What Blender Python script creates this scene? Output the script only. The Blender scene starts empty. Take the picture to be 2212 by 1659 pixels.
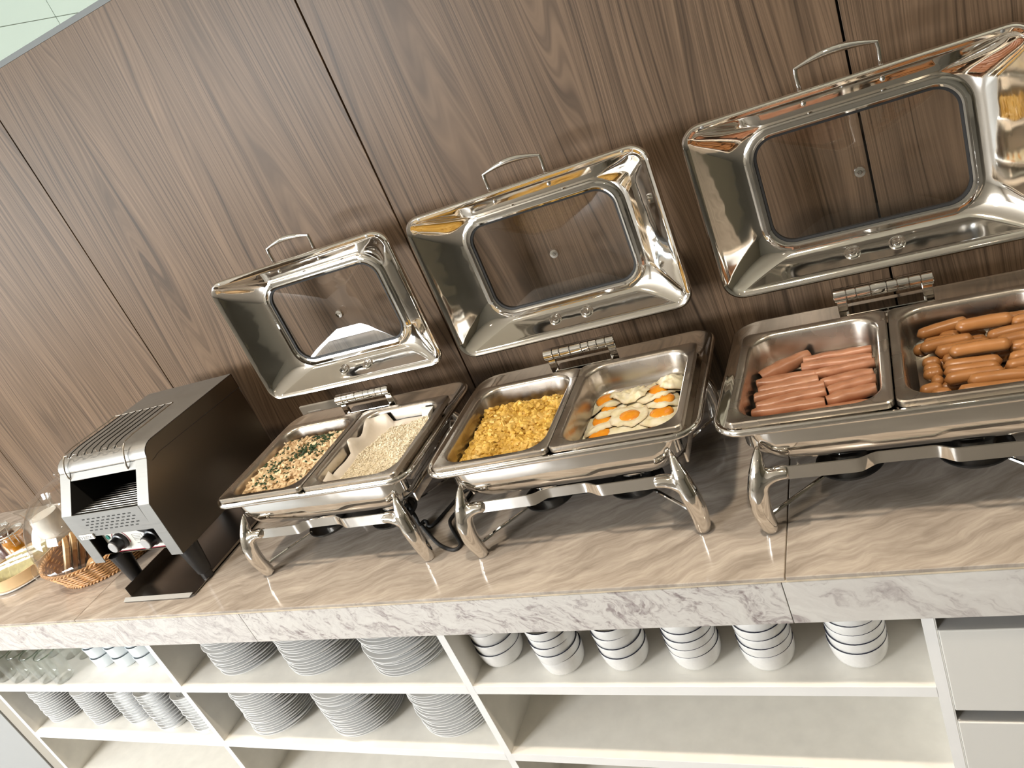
import bpy, bmesh, math, random
from math import sin, cos, pi, radians, sqrt
from mathutils import Vector, Matrix, noise
random.seed(7)
S = bpy.context.scene
COL = S.collection
Z0 = 0.90                       # height of the counter top above the floor; the geometry below is given relative to the counter top

# ------------------------------------------------------------------ camera, light, exposure
R = ((0.87509433, 0.30990983, -0.37170662), (-0.17372277, -0.51571321, -0.83896382), (-0.45169714, 0.79874638, -0.39745932))
cam = bpy.data.cameras.new('camera')
cam.sensor_fit = 'HORIZONTAL'; cam.sensor_width = 36.0
cam.lens = 1694.05 / 2212 * 36.0
cam.clip_start = 0.05; cam.clip_end = 60
co = bpy.data.objects.new('camera', cam); COL.objects.link(co)
rm = Matrix(((R[0][0], -R[1][0], -R[2][0]), (R[0][1], -R[1][1], -R[2][1]), (R[0][2], -R[1][2], -R[2][2]))).to_4x4()
co.matrix_world = Matrix.Translation((0, -1.01914, 0.96 + Z0)) @ rm
S.camera = co

S.view_settings.view_transform = 'Standard'
S.view_settings.look = 'None'
S.view_settings.exposure = 1.0
S.view_settings.gamma = 1.0
S.view_settings.use_curve_mapping = False
S.cycles.use_denoising = True
S.cycles.max_bounces = 10
S.cycles.transparent_max_bounces = 24
S.cycles.glossy_bounces = 6
S.cycles.caustics_reflective = False
S.cycles.caustics_refractive = False
S.cycles.sample_clamp_indirect = 4.0

W = bpy.data.worlds.new('world'); S.world = W; W.use_nodes = True
W.node_tree.nodes['Background'].inputs[0].default_value = (0.80, 0.90, 1.0, 1)
W.node_tree.nodes['Background'].inputs[1].default_value = 0.06


def area(name, loc, target, sx, sy, power, color):
    l = bpy.data.lights.new(name, 'AREA'); l.shape = 'RECTANGLE'; l.size = sx; l.size_y = sy
    l.energy = power; l.color = color
    o = bpy.data.objects.new(name, l); COL.objects.link(o)
    o.location = loc
    d = Vector(target) - Vector(loc)
    o.rotation_euler = d.to_track_quat('-Z', 'Y').to_euler()
    return o


# daylight through the window in the left wall and the windows of the front wall
area('window_daylight_left', (-6.35, -2.55, Z0 + 1.05), (0, -2.55, Z0 + 1.05), 2.3, 1.5, 62, (0.86, 0.95, 1.0))
area('window_daylight_front', (-4.3, -4.35, Z0 + 1.42), (-4.3, 0, Z0 + 1.42), 2.0, 0.95, 185, (0.97, 0.985, 1.0))
area('back_room_fill', (3.4, 2.6, Z0 + 0.95), (-3.2, 2.2, Z0 + 1.5), 1.6, 1.6, 125, (0.91, 1.0, 0.955))  # added fill lamp to brighten the tiled wall; no window opening here


# ------------------------------------------------------------------ materials
def mat(name):
    m = bpy.data.materials.new(name); m.use_nodes = True
    nt = m.node_tree
    return m, nt, nt.nodes['Principled BSDF']


def N(nt, t, **kw):
    n = nt.nodes.new(t)
    for k, v in kw.items():
        if k.startswith('i_'):
            key = k[2:]
            key = int(key) if key.isdigit() else key
            n.inputs[key].default_value = v
        else:
            setattr(n, k, v)
    return n


def ramp(nt, stops, interp='LINEAR'):
    n = nt.nodes.new('ShaderNodeValToRGB'); cr = n.color_ramp; cr.interpolation = interp
    while len(cr.elements) < len(stops): cr.elements.new(0.5)
    for e, (p, c) in zip(cr.elements, stops):
        e.position = p; e.color = (*c, 1) if len(c) == 3 else c
    return n


def coords(nt, scale=(1, 1, 1), rot=(0, 0, 0), loc=(0, 0, 0)):
    tc = nt.nodes.new('ShaderNodeTexCoord'); mp = nt.nodes.new('ShaderNodeMapping')
    mp.inputs['Scale'].default_value = scale; mp.inputs['Rotation'].default_value = rot; mp.inputs['Location'].default_value = loc
    nt.links.new(tc.outputs['Object'], mp.inputs['Vector'])
    return mp.outputs['Vector']


def plain(name, col, rough=0.5, metal=0.0, spec=0.5, noise_amt=0.0, nscale=40, bump=0.0, coat=0.0, sss=0.0):
    m, nt, b = mat(name)
    b.inputs['Base Color'].default_value = (*col, 1); b.inputs['Roughness'].default_value = rough
    b.inputs['Metallic'].default_value = metal; b.inputs['Specular IOR Level'].default_value = spec
    b.inputs['Coat Weight'].default_value = coat
    if sss:
        b.inputs['Subsurface Weight'].default_value = sss; b.inputs['Subsurface Radius'].default_value = (0.01, 0.006, 0.003)
    if noise_amt or bump:
        v = coords(nt); n = N(nt, 'ShaderNodeTexNoise', i_Scale=nscale, i_Detail=5.0)
        nt.links.new(v, n.inputs['Vector'])
        if noise_amt:
            k = noise_amt
            r = ramp(nt, [(0.25, tuple(c * (1 - k) for c in col)), (0.75, tuple(min(1, c * (1 + k)) for c in col))])
            nt.links.new(n.outputs['Fac'], r.inputs[0]); nt.links.new(r.outputs[0], b.inputs['Base Color'])
        if bump:
            bp = N(nt, 'ShaderNodeBump', i_Strength=bump, i_Distance=0.002)
            nt.links.new(n.outputs['Fac'], bp.inputs['Height']); nt.links.new(bp.outputs[0], b.inputs['Normal'])
    return m


def steel(name, col, rough, bump=0.0, nscale=6, smudge=0.0, stretch=(1, 1, 1)):
    m, nt, b = mat(name)
    b.inputs['Base Color'].default_value = (*col, 1); b.inputs['Metallic'].default_value = 1.0
    b.inputs['Roughness'].default_value = rough
    v = coords(nt, stretch)
    n = N(nt, 'ShaderNodeTexNoise', i_Scale=nscale, i_Detail=3.0); nt.links.new(v, n.inputs['Vector'])
    if smudge:
        mr = N(nt, 'ShaderNodeMapRange'); mr.inputs['From Min'].default_value = 0.35; mr.inputs['From Max'].default_value = 0.75
        mr.inputs['To Min'].default_value = rough; mr.inputs['To Max'].default_value = rough + smudge
        nt.links.new(n.outputs['Fac'], mr.inputs['Value']); nt.links.new(mr.outputs[0], b.inputs['Roughness'])
    if bump:
        bp = N(nt, 'ShaderNodeBump', i_Strength=bump, i_Distance=0.01)
        nt.links.new(n.outputs['Fac'], bp.inputs['Height']); nt.links.new(bp.outputs[0], b.inputs['Normal'])
    return m


def glass(name, tint=(0.97, 0.98, 0.98), f0=0.05, gl=1.0):
    m = bpy.data.materials.new(name); m.use_nodes = True; nt = m.node_tree
    for n in list(nt.nodes):
        if n.type == 'BSDF_PRINCIPLED': nt.nodes.remove(n)
    out = nt.nodes['Material Output']
    lw = N(nt, 'ShaderNodeLayerWeight', i_Blend=0.5)
    p = N(nt, 'ShaderNodeMath', operation='POWER'); p.inputs[1].default_value = 4.0
    nt.links.new(lw.outputs['Facing'], p.inputs[0])
    ma = N(nt, 'ShaderNodeMath', operation='MULTIPLY_ADD'); ma.inputs[1].default_value = 0.8 * gl; ma.inputs[2].default_value = f0
    nt.links.new(p.outputs[0], ma.inputs[0])
    tr = N(nt, 'ShaderNodeBsdfTransparent'); tr.inputs[0].default_value = (*tint, 1)
    gs = N(nt, 'ShaderNodeBsdfGlossy'); gs.inputs[0].default_value = (1, 1, 1, 1); gs.inputs['Roughness'].default_value = 0.02
    mx = N(nt, 'ShaderNodeMixShader')
    nt.links.new(ma.outputs[0], mx.inputs[0]); nt.links.new(tr.outputs[0], mx.inputs[1]); nt.links.new(gs.outputs[0], mx.inputs[2])
    nt.links.new(mx.outputs[0], out.inputs['Surface'])
    return m


def wood_wall():
    m, nt, b = mat('wood_laminate')
    oi = N(nt, 'ShaderNodeObjectInfo')
    v = coords(nt, (1, 1, 1))
    off = N(nt, 'ShaderNodeVectorMath', operation='MULTIPLY_ADD')
    nt.links.new(oi.outputs['Random'], off.inputs[0]); off.inputs[1].default_value = (7.0, 0, 3.0)
    nt.links.new(v, off.inputs[2])
    # cathedral figure: a tall, low frequency noise bends fine grain lines
    mp = N(nt, 'ShaderNodeMapping'); mp.inputs['Scale'].default_value = (5.5, 1, 0.55)
    nt.links.new(off.outputs[0], mp.inputs[0])
    n1 = N(nt, 'ShaderNodeTexNoise', i_Scale=1.0, i_Detail=1.5, i_Roughness=0.35); nt.links.new(mp.outputs[0], n1.inputs['Vector'])
    sp = N(nt, 'ShaderNodeSeparateXYZ'); nt.links.new(off.outputs[0], sp.inputs[0])
    mz = N(nt, 'ShaderNodeMath', operation='MULTIPLY_ADD'); mz.inputs[1].default_value = 0.30     # z stretch
    nt.links.new(n1.outputs['Fac'], mz.inputs[0]); nt.links.new(sp.outputs['X'], mz.inputs[2])
    cx_ = N(nt, 'ShaderNodeCombineXYZ'); nt.links.new(mz.outputs[0], cx_.inputs['X']); nt.links.new(sp.outputs['Z'], cx_.inputs['Z'])
    def layer(sx, sz, det, stops):
        m_ = N(nt, 'ShaderNodeMapping'); m_.inputs['Scale'].default_value = (sx, 1, sz); nt.links.new(cx_.outputs[0], m_.inputs[0])
        n_ = N(nt, 'ShaderNodeTexNoise', i_Scale=1.0, i_Detail=det, i_Roughness=0.55); nt.links.new(m_.outputs[0], n_.inputs['Vector'])
        r_ = ramp(nt, stops); nt.links.new(n_.outputs['Fac'], r_.inputs[0]); return n_, r_
    n2, r1 = layer(150, 0.9, 2.0, [(0.32, (0.46,) * 3), (0.43, (0.80,) * 3), (0.52, (1.02,) * 3), (0.72, (1.24,) * 3)])
    n4, r2 = layer(420, 6.0, 1.0, [(0.30, (0.66,) * 3), (0.50, (0.98,) * 3), (0.72, (1.22,) * 3)])
    n5, r5 = layer(48, 0.45, 1.0, [(0.30, (0.72,) * 3), (0.50, (0.98,) * 3), (0.70, (1.08,) * 3)])
    mp3 = N(nt, 'ShaderNodeMapping'); mp3.inputs['Scale'].default_value = (9, 1, 0.6)
    nt.links.new(off.outputs[0], mp3.inputs[0])
    n3 = N(nt, 'ShaderNodeTexNoise', i_Scale=1.0, i_Detail=2.0); nt.links.new(mp3.outputs[0], n3.inputs['Vector'])
    r3 = ramp(nt, [(0.3, (0.138, 0.091, 0.057)), (0.7, (0.163, 0.109, 0.070))]); nt.links.new(n3.outputs['Fac'], r3.inputs[0])
    cur = r3.outputs[0]
    for rr_, f in ((r1, 1.0), (r2, 0.8), (r5, 0.5)):
        x_ = N(nt, 'ShaderNodeMix', data_type='RGBA', blend_type='MULTIPLY'); x_.inputs[0].default_value = f
        nt.links.new(cur, x_.inputs[6]); nt.links.new(rr_.outputs[0], x_.inputs[7]); cur = x_.outputs[2]
    nt.links.new(cur, b.inputs['Base Color'])
    b.inputs['Roughness'].default_value = 0.42; b.inputs['Specular IOR Level'].default_value = 0.22
    bp = N(nt, 'ShaderNodeBump', i_Strength=0.15, i_Distance=0.001)
    nt.links.new(n2.outputs['Fac'], bp.inputs['Height']); nt.links.new(bp.outputs[0], b.inputs['Normal'])
    return m


def marble_front(name, sc, big, fine, lift):
    m, nt, b = mat(name)
    oi = N(nt, 'ShaderNodeObjectInfo')
    v = coords(nt, (1, 1, 1), rot=(0, radians(-32), 0))
    off = N(nt, 'ShaderNodeVectorMath', operation='MULTIPLY_ADD')
    nt.links.new(oi.outputs['Random'], off.inputs[0]); off.inputs[1].default_value = (5.0, 2.0, 3.0); nt.links.new(v, off.inputs[2])
    n0 = N(nt, 'ShaderNodeTexNoise', i_Scale=9.0, i_Detail=4.0); nt.links.new(off.outputs[0], n0.inputs['Vector'])
    dv = N(nt, 'ShaderNodeVectorMath', operation='MULTIPLY_ADD'); dv.inputs[1].default_value = (0.13, 0.13, 0.13)
    nt.links.new(n0.outputs['Color'], dv.inputs[0]); nt.links.new(off.outputs[0], dv.inputs[2])
    mp = N(nt, 'ShaderNodeMapping'); mp.inputs['Scale'].default_value = (7 * sc, 9 * sc, 24 * sc); nt.links.new(dv.outputs[0], mp.inputs[0])
    n1 = N(nt, 'ShaderNodeTexNoise', i_Scale=1.0, i_Detail=9.0, i_Roughness=0.62, i_Distortion=0.9); nt.links.new(mp.outputs[0], n1.inputs['Vector'])
    r = ramp(nt, [(0.30, (0.20, 0.17, 0.165)), (0.40, (0.33, 0.285, 0.275)), (0.48, (0.48, 0.44, 0.42)), (0.56, (0.62, 0.59, 0.555)), (0.75, (0.68, 0.655, 0.615))])
    mpf = N(nt, 'ShaderNodeMapping'); mpf.inputs['Scale'].default_value = (45, 45, 95); nt.links.new(dv.outputs[0], mpf.inputs[0])
    nf = N(nt, 'ShaderNodeTexNoise', i_Scale=1.0, i_Detail=6.0, i_Roughness=0.6, i_Distortion=1.2); nt.links.new(mpf.outputs[0], nf.inputs['Vector'])
    mf = N(nt, 'ShaderNodeMath', operation='MULTIPLY_ADD'); mf.inputs[1].default_value = fine; mf.inputs[2].default_value = -fine / 2 + lift
    nt.links.new(nf.outputs['Fac'], mf.inputs[0])
    ad = N(nt, 'ShaderNodeMath', operation='MULTIPLY_ADD'); ad.inputs[1].default_value = big; nt.links.new(n1.outputs['Fac'], ad.inputs[0])
    o2 = N(nt, 'ShaderNodeMath', operation='ADD'); o2.inputs[1].default_value = 0.5 - 0.5 * big; nt.links.new(mf.outputs[0], o2.inputs[0]); nt.links.new(o2.outputs[0], ad.inputs[2])
    nt.links.new(ad.outputs[0], r.inputs[0]); nt.links.new(r.outputs[0], b.inputs['Base Color'])
    b.inputs['Roughness'].default_value = 0.22
    return m


def counter_tile():
    m, nt, b = mat('polished_beige_marble_tile')
    oi = N(nt, 'ShaderNodeObjectInfo')
    v = coords(nt, (1, 1, 1), rot=(0, 0, radians(-24)))
    off = N(nt, 'ShaderNodeVectorMath', operation='MULTIPLY_ADD')
    nt.links.new(oi.outputs['Random'], off.inputs[0]); off.inputs[1].default_value = (4.0, 6.0, 0.0); nt.links.new(v, off.inputs[2])
    n0 = N(nt, 'ShaderNodeTexNoise', i_Scale=6.0, i_Detail=3.0); nt.links.new(off.outputs[0], n0.inputs['Vector'])
    dv = N(nt, 'ShaderNodeVectorMath', operation='MULTIPLY_ADD'); dv.inputs[1].default_value = (0.10, 0.10, 0.0)
    nt.links.new(n0.outputs['Color'], dv.inputs[0]); nt.links.new(off.outputs[0], dv.inputs[2])
    mp = N(nt, 'ShaderNodeMapping'); mp.inputs['Scale'].default_value = (5.5, 34, 1); nt.links.new(dv.outputs[0], mp.inputs[0])
    n1 = N(nt, 'ShaderNodeTexNoise', i_Scale=1.0, i_Detail=7.0, i_Roughness=0.58); nt.links.new(mp.outputs[0], n1.inputs['Vector'])
    r = ramp(nt, [(0.28, (0.27, 0.228, 0.19)), (0.45, (0.37, 0.318, 0.268)), (0.58, (0.45, 0.393, 0.335)), (0.75, (0.55, 0.487, 0.42))])
    mpf = N(nt, 'ShaderNodeMapping'); mpf.inputs['Scale'].default_value = (22, 150, 1); nt.links.new(dv.outputs[0], mpf.inputs[0])
    nf = N(nt, 'ShaderNodeTexNoise', i_Scale=1.0, i_Detail=4.0, i_Roughness=0.6); nt.links.new(mpf.outputs[0], nf.inputs['Vector'])
    mf = N(nt, 'ShaderNodeMath', operation='MULTIPLY_ADD'); mf.inputs[1].default_value = 0.40; mf.inputs[2].default_value = -0.20
    nt.links.new(nf.outputs['Fac'], mf.inputs[0])
    ad = N(nt, 'ShaderNodeMath', operation='ADD'); nt.links.new(n1.outputs['Fac'], ad.inputs[0]); nt.links.new(mf.outputs[0], ad.inputs[1])
    nt.links.new(ad.outputs[0], r.inputs[0]); nt.links.new(r.outputs[0], b.inputs['Base Color'])
    b.inputs['Roughness'].default_value = 0.09; b.inputs['Specular IOR Level'].default_value = 0.5
    return m


M_WOOD = wood_wall()
M_MARBLE = [marble_front('pale_mottled_marble', 2.2, 0.40, 0.36, 0.03), marble_front('swirled_marble', 1.7, 0.85, 0.62, 0.055), marble_front('bold_veined_marble', 0.75, 1.15, 0.24, 0.11)]
M_TILE = counter_tile()
M_GROUT = plain('cream_grout', (0.66, 0.55, 0.40), 0.6, noise_amt=0.25, nscale=30)
M_DARK = plain('dark_gap', (0.012, 0.011, 0.010), 0.8)
M_MIRROR = steel('polished_steel', (0.83, 0.80, 0.755), 0.035, bump=0.2, nscale=5, smudge=0.06)
M_CHROME = steel('chrome', (0.85, 0.84, 0.82), 0.04)
M_PAN = steel('satin_steel_pan', (0.54, 0.49, 0.43), 0.24, nscale=9, smudge=0.10)
M_BRUSH = steel('brushed_steel', (0.33, 0.325, 0.31), 0.50, bump=0.02, nscale=60, stretch=(0.2, 1, 4), smudge=0.06)
M_TRAYST = steel('dark_tray_steel', (0.30, 0.27, 0.24), 0.28)
M_SIDE = steel('shaded_steel_sheet', (0.21, 0.175, 0.135), 0.36)  # same steel as the top cover, darkened to paint in the sides' shade
M_BLACK = plain('black_plastic', (0.014, 0.014, 0.015), 0.35)
M_RUBBER = plain('black_rubber', (0.012, 0.012, 0.012), 0.6)
M_BLACKMET = plain('black_enamel', (0.012, 0.012, 0.012), 0.25)
M_WHITE = plain('white_lacquer', (0.87, 0.86, 0.84), 0.38, noise_amt=0.03, nscale=12)
M_DRAWER = plain('satin_white_front', (0.70, 0.685, 0.645), 0.38)
M_SHELF = plain('white_laminate', (0.84, 0.815, 0.755), 0.42, noise_amt=0.05, nscale=25)
M_BEIGE_SHADE = plain('shaded_beige_edge', (0.36, 0.33, 0.28), 0.5)  # shadow on the recessed filler strip is put into this tone
M_GREYMET = plain('grey_anodised_profile', (0.30, 0.295, 0.285), 0.32, metal=0.35)
M_CERAMIC = plain('white_ceramic', (0.76, 0.76, 0.75), 0.12, coat=0.4)
M_BOWL = plain('ivory_ceramic', (0.80, 0.79, 0.765), 0.16, coat=0.3, noise_amt=0.03, nscale=160)
M_NAVY = plain('navy_glaze', (0.010, 0.012, 0.035), 0.15)
M_CUP = plain('white_cup_glaze', (0.78, 0.83, 0.86), 0.14, coat=0.3)
M_GLASS = glass('clear_glass', (0.985, 0.992, 0.987), 0.05, 0.8)
M_RIMGL = glass('greenish_glass_rim', (0.62, 0.68, 0.62), 0.10, 0.9)
M_PANE = glass('lid_glass', (0.90, 0.90, 0.89), 0.045, 0.8)
M_ACRYL = glass('clear_acrylic', (0.965, 0.96, 0.95), 0.07, 1.1)
M_WALL = plain('cream_paint', (0.32, 0.29, 0.25), 0.8)
M_WALLR = plain('olive_wall_paint', (0.15, 0.125, 0.08), 0.8)
M_CEIL = plain('white_paint', (0.86, 0.79, 0.68), 0.8)
M_FLOOR = plain('grey_floor_tile', (0.15, 0.14, 0.125), 0.3, noise_amt=0.08, nscale=3)
M_WTILE = plain('pale_glazed_tile', (0.80, 0.87, 0.82), 0.35)
M_PAPER = plain('parchment', (0.80, 0.74, 0.66), 0.7)
M_PLATE_LBL = plain('white_plastic', (0.80, 0.79, 0.77), 0.35)
M_SOCKET = plain('socket_plastic', (0.66, 0.64, 0.60), 0.35)
M_WICKER = plain('honey_wicker', (0.56, 0.30, 0.12), 0.42, noise_amt=0.45, nscale=45)
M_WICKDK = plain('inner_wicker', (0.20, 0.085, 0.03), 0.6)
M_BAMBOO = plain('pale_bamboo', (0.62, 0.44, 0.24), 0.45, noise_amt=0.14, nscale=14)
M_BREAD = plain('pale_bread_crumb', (0.80, 0.68, 0.48), 0.85, noise_amt=0.10, nscale=70, bump=0.3)
M_CRUST = plain('golden_crust', (0.56, 0.33, 0.14), 0.6, noise_amt=0.2, nscale=30)
M_MILK = plain('milk', (0.86, 0.83, 0.78), 0.3)
M_JAMRED = plain('dark_red_jam', (0.055, 0.006, 0.008), 0.12, coat=0.6)
M_JAMORG = plain('orange_marmalade', (0.52, 0.20, 0.015), 0.15, noise_amt=0.3, nscale=50, coat=0.6)
M_SACHET = plain('olive_sachet_paper', (0.33, 0.29, 0.13), 0.5, noise_amt=0.3, nscale=60)
M_SACHETW = plain('white_sachet_edge', (0.82, 0.80, 0.74), 0.5)
M_RED = plain('red_print', (0.35, 0.03, 0.05), 0.5)
M_CREAM = plain('cream_panel_print', (0.78, 0.77, 0.70), 0.4)
M_INK = plain('grey_ink', (0.30, 0.29, 0.27), 0.6)
M_GREEN = plain('green_indicator', (0.05, 0.24, 0.19), 0.3)
M_SILVER = plain('silver_badge', (0.62, 0.62, 0.62), 0.3, metal=0.6)


def egg_white_mat():
    m, nt, b = mat('cooked_egg_white')
    v = coords(nt); n = N(nt, 'ShaderNodeTexNoise', i_Scale=55.0, i_Detail=5.0); nt.links.new(v, n.inputs[0])
    r = ramp(nt, [(0.30, (0.72, 0.64, 0.38)), (0.48, (0.83, 0.77, 0.56)), (0.7, (0.88, 0.84, 0.70))]); nt.links.new(n.outputs['Fac'], r.inputs[0])
    at = N(nt, 'ShaderNodeAttribute', attribute_name='edge')
    n2 = N(nt, 'ShaderNodeTexNoise', i_Scale=30.0, i_Detail=2.0); nt.links.new(v, n2.inputs[0])
    mu = N(nt, 'ShaderNodeMath', operation='MULTIPLY'); nt.links.new(at.outputs['Fac'], mu.inputs[0]); nt.links.new(n2.outputs['Fac'], mu.inputs[1])
    mx = N(nt, 'ShaderNodeMix', data_type='RGBA'); mx.inputs[7].default_value = (0.36, 0.20, 0.06, 1)
    nt.links.new(mu.outputs[0], mx.inputs[0]); nt.links.new(r.outputs[0], mx.inputs[6]); nt.links.new(mx.outputs[2], b.inputs['Base Color'])
    b.inputs['Roughness'].default_value = 0.33
    b.inputs['Subsurface Weight'].default_value = 0.15; b.inputs['Subsurface Radius'].default_value = (0.008, 0.006, 0.003)
    bp = N(nt, 'ShaderNodeBump', i_Strength=0.35, i_Distance=0.002); nt.links.new(n.outputs['Fac'], bp.inputs['Height']); nt.links.new(bp.outputs[0], b.inputs['Normal'])
    return m


def two_tone(name, stops, scale, rough, bump=0.2, detail=4.0, sss=0.0, coat=0.0):
    m, nt, b = mat(name)
    v = coords(nt); n = N(nt, 'ShaderNodeTexNoise', i_Scale=scale, i_Detail=detail); nt.links.new(v, n.inputs[0])
    r = ramp(nt, stops); nt.links.new(n.outputs['Fac'], r.inputs[0]); nt.links.new(r.outputs[0], b.inputs['Base Color'])
    b.inputs['Roughness'].default_value = rough; b.inputs['Coat Weight'].default_value = coat
    if sss:
        b.inputs['Subsurface Weight'].default_value = sss; b.inputs['Subsurface Radius'].default_value = (0.008, 0.005, 0.003)
    if bump:
        bp = N(nt, 'ShaderNodeBump', i_Strength=bump, i_Distance=0.002); nt.links.new(n.outputs['Fac'], bp.inputs['Height']); nt.links.new(bp.outputs[0], b.inputs['Normal'])
    return m


M_EGGW = egg_white_mat()
M_YOLK = two_tone('cooked_yolk', [(0.3, (0.74, 0.23, 0.010)), (0.55, (0.82, 0.32, 0.015)), (0.75, (0.88, 0.45, 0.05))], 45, 0.22, 0.15, coat=0.3)
M_SCRAMBLE = two_tone('scrambled_egg', [(0.25, (0.44, 0.25, 0.04)), (0.45, (0.64, 0.40, 0.075)), (0.6, (0.69, 0.46, 0.12)), (0.8, (0.74, 0.57, 0.25))], 22, 0.45, 0.3)
M_RICE = two_tone('steamed_rice', [(0.3, (0.72, 0.63, 0.46)), (0.7, (0.84, 0.77, 0.62))], 30, 0.5, 0.1)
M_CHICK = two_tone('shredded_chicken', [(0.28, (0.46, 0.30, 0.15)), (0.45, (0.66, 0.48, 0.28)), (0.7, (0.80, 0.65, 0.43))], 50, 0.5, 0.2)
M_HERB = two_tone('chopped_green_herb', [(0.3, (0.012, 0.030, 0.010)), (0.7, (0.035, 0.080, 0.025))], 60, 0.5, 0.1)
M_HAM = two_tone('cooked_ham', [(0.28, (0.32, 0.135, 0.070)), (0.48, (0.41, 0.190, 0.105)), (0.62, (0.44, 0.21, 0.12)), (0.78, (0.50, 0.28, 0.175))], 34, 0.36, 0.08, sss=0.1)
M_SAUS = two_tone('boiled_sausage', [(0.3, (0.335, 0.142, 0.042)), (0.7, (0.40, 0.18, 0.060))], 30, 0.32, 0.05, sss=0.08)


# ------------------------------------------------------------------ geometry helpers
class MB:
    def __init__(s):
        s.v = []; s.f = []; s.m = []

    def add(s, vs, fs, mi=0):
        o = len(s.v); s.v += [tuple(p) for p in vs]; s.f += [tuple(i + o for i in f) for f in fs]; s.m += [mi] * len(fs)
        return s

    def box(s, x0, x1, y0, y1, z0, z1, mi=0):
        vs = [(x, y, z) for z in (z0, z1) for y in (y0, y1) for x in (x0, x1)]
        return s.add(vs, [(0, 2, 3, 1), (4, 5, 7, 6), (0, 1, 5, 4), (2, 6, 7, 3), (0, 4, 6, 2), (1, 3, 7, 5)], mi)

    def loft(s, loops, cap0=False, cap1=False, mi=0, closed=True):
        n = len(loops[0]); vs = [p for l in loops for p in l]; fs = []
        for a in range(len(loops) - 1):
            for i in range(n if closed else n - 1):
                j = (i + 1) % n
                fs.append((a * n + i, a * n + j, (a + 1) * n + j, (a + 1) * n + i))
        if cap0: fs.append(tuple(range(n - 1, -1, -1)))
        if cap1: fs.append(tuple((len(loops) - 1) * n + i for i in range(n)))
        return s.add(vs, fs, mi)

    def lathe(s, prof, seg=32, c=(0, 0, 0), mi=0, cap0=False, cap1=False):
        loops = [[(c[0] + r * cos(2 * pi * k / seg), c[1] + r * sin(2 * pi * k / seg), c[2] + z) for k in range(seg)] for r, z in prof]
        return s.loft(loops, cap0, cap1, mi)

    def tube(s, pts, rad, seg=8, mi=0, caps=True, flat=1.0):
        pts = [Vector(p) for p in pts]
        rad = rad if isinstance(rad, (list, tuple)) else [rad] * len(pts)
        loops = []; up = None
        for i, p in enumerate(pts):
            t = (pts[min(i + 1, len(pts) - 1)] - pts[max(i - 1, 0)]).normalized()
            if up is None:
                up = Vector((0, 0, 1)) if abs(t.z) < 0.9 else Vector((1, 0, 0))
            a = t.cross(up)
            if a.length < 1e-4: a = t.cross(Vector((0, 1, 0)))
            a.normalize(); b = a.cross(t).normalized(); up = b
            loops.append([tuple(p + a * (rad[i] * cos(2 * pi * k / seg)) + b * (rad[i] * flat * sin(2 * pi * k / seg))) for k in range(seg)])
        return s.loft(loops, caps, caps, mi)

    def build(s, name, mats, parent=None, smooth=40, sub=0, bevel=0.0, loc=None):
        me = bpy.data.meshes.new(name); me.from_pydata(s.v, [], s.f); me.update()
        bm = bmesh.new(); bm.from_mesh(me); bmesh.ops.recalc_face_normals(bm, faces=bm.faces); bm.to_mesh(me); bm.free()
        return link(name, me, mats, parent, smooth, sub, bevel, s.m, loc)


def link(name, me, mats, parent=None, smooth=40, sub=0, bevel=0.0, mi=None, loc=None):
    for m in (mats if isinstance(mats, (list, tuple)) else [mats]): me.materials.append(m)
    if mi: me.polygons.foreach_set('material_index', mi)
    if smooth:
        me.shade_smooth(); me.set_sharp_from_angle(angle=radians(smooth))
    o = bpy.data.objects.new(name, me); COL.objects.link(o)
    if parent is not None: o.parent = parent
    else: o.location = (0, 0, Z0)
    if loc is not None:
        o.location = (loc[0], loc[1], loc[2] + (Z0 if parent is None else 0))
    if sub:
        d = o.modifiers.new('sub', 'SUBSURF'); d.levels = sub; d.render_levels = sub
    if bevel:
        d = o.modifiers.new('bev', 'BEVEL'); d.width = bevel; d.segments = 2; d.limit_method = 'ANGLE'
    return o


def empty(name, loc=(0, 0, 0), rz=0.0):
    o = bpy.data.objects.new(name, None); COL.objects.link(o)
    o.location = (loc[0], loc[1], loc[2] + Z0); o.rotation_euler = (0, 0, rz); o.empty_display_size = 0.05
    return o


def tag(o, label, cat, group=None, kind=None):
    o['label'] = label; o['category'] = cat
    if group: o['group'] = group
    if kind: o['kind'] = kind
    return o


def struct(o, label=None):
    o['kind'] = 'structure'
    if label: o['label'] = label
    return o


def copy_tree(o, parent=None):
    c = o.copy(); COL.objects.link(c)
    if parent is not None: c.parent = parent
    for ch in list(o.children): copy_tree(ch, c)
    return c


def rr(w, d, r, n=6, c=(0, 0), z=0.0):
    """rounded rectangle loop in the xy plane, half sizes w and d"""
    r = min(r, w * 0.999, d * 0.999); pts = []
    for cx, cy, a0 in ((w - r, d - r, 0), (-w + r, d - r, pi / 2), (-w + r, -d + r, pi), (w - r, -d + r, 3 * pi / 2)):
        for k in range(n + 1):
            a = a0 + pi / 2 * k / n
            pts.append((c[0] + cx + r * cos(a), c[1] + cy + r * sin(a), z))
    return pts


def rxz(w, h, r, y, n=6, c=(0, 0)):
    """rounded rectangle loop in the xz plane at depth y"""
    return [(p[0], y, p[1]) for p in [(q[0], q[1]) for q in rr(w, h, r, n, c)]]


def catmull(pts, n=8):
    P = [Vector(p) for p in pts]; out = []
    for i in range(len(P) - 1):
        a, b, c, d = P[max(i - 1, 0)], P[i], P[i + 1], P[min(i + 2, len(P) - 1)]
        for k in range(n):
            t = k / n
            out.append(0.5 * ((2 * b) + (c - a) * t + (2 * a - 5 * b + 4 * c - d) * t * t + (3 * b - a - 3 * c + d) * t ** 3))
    out.append(P[-1]); return out


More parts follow.
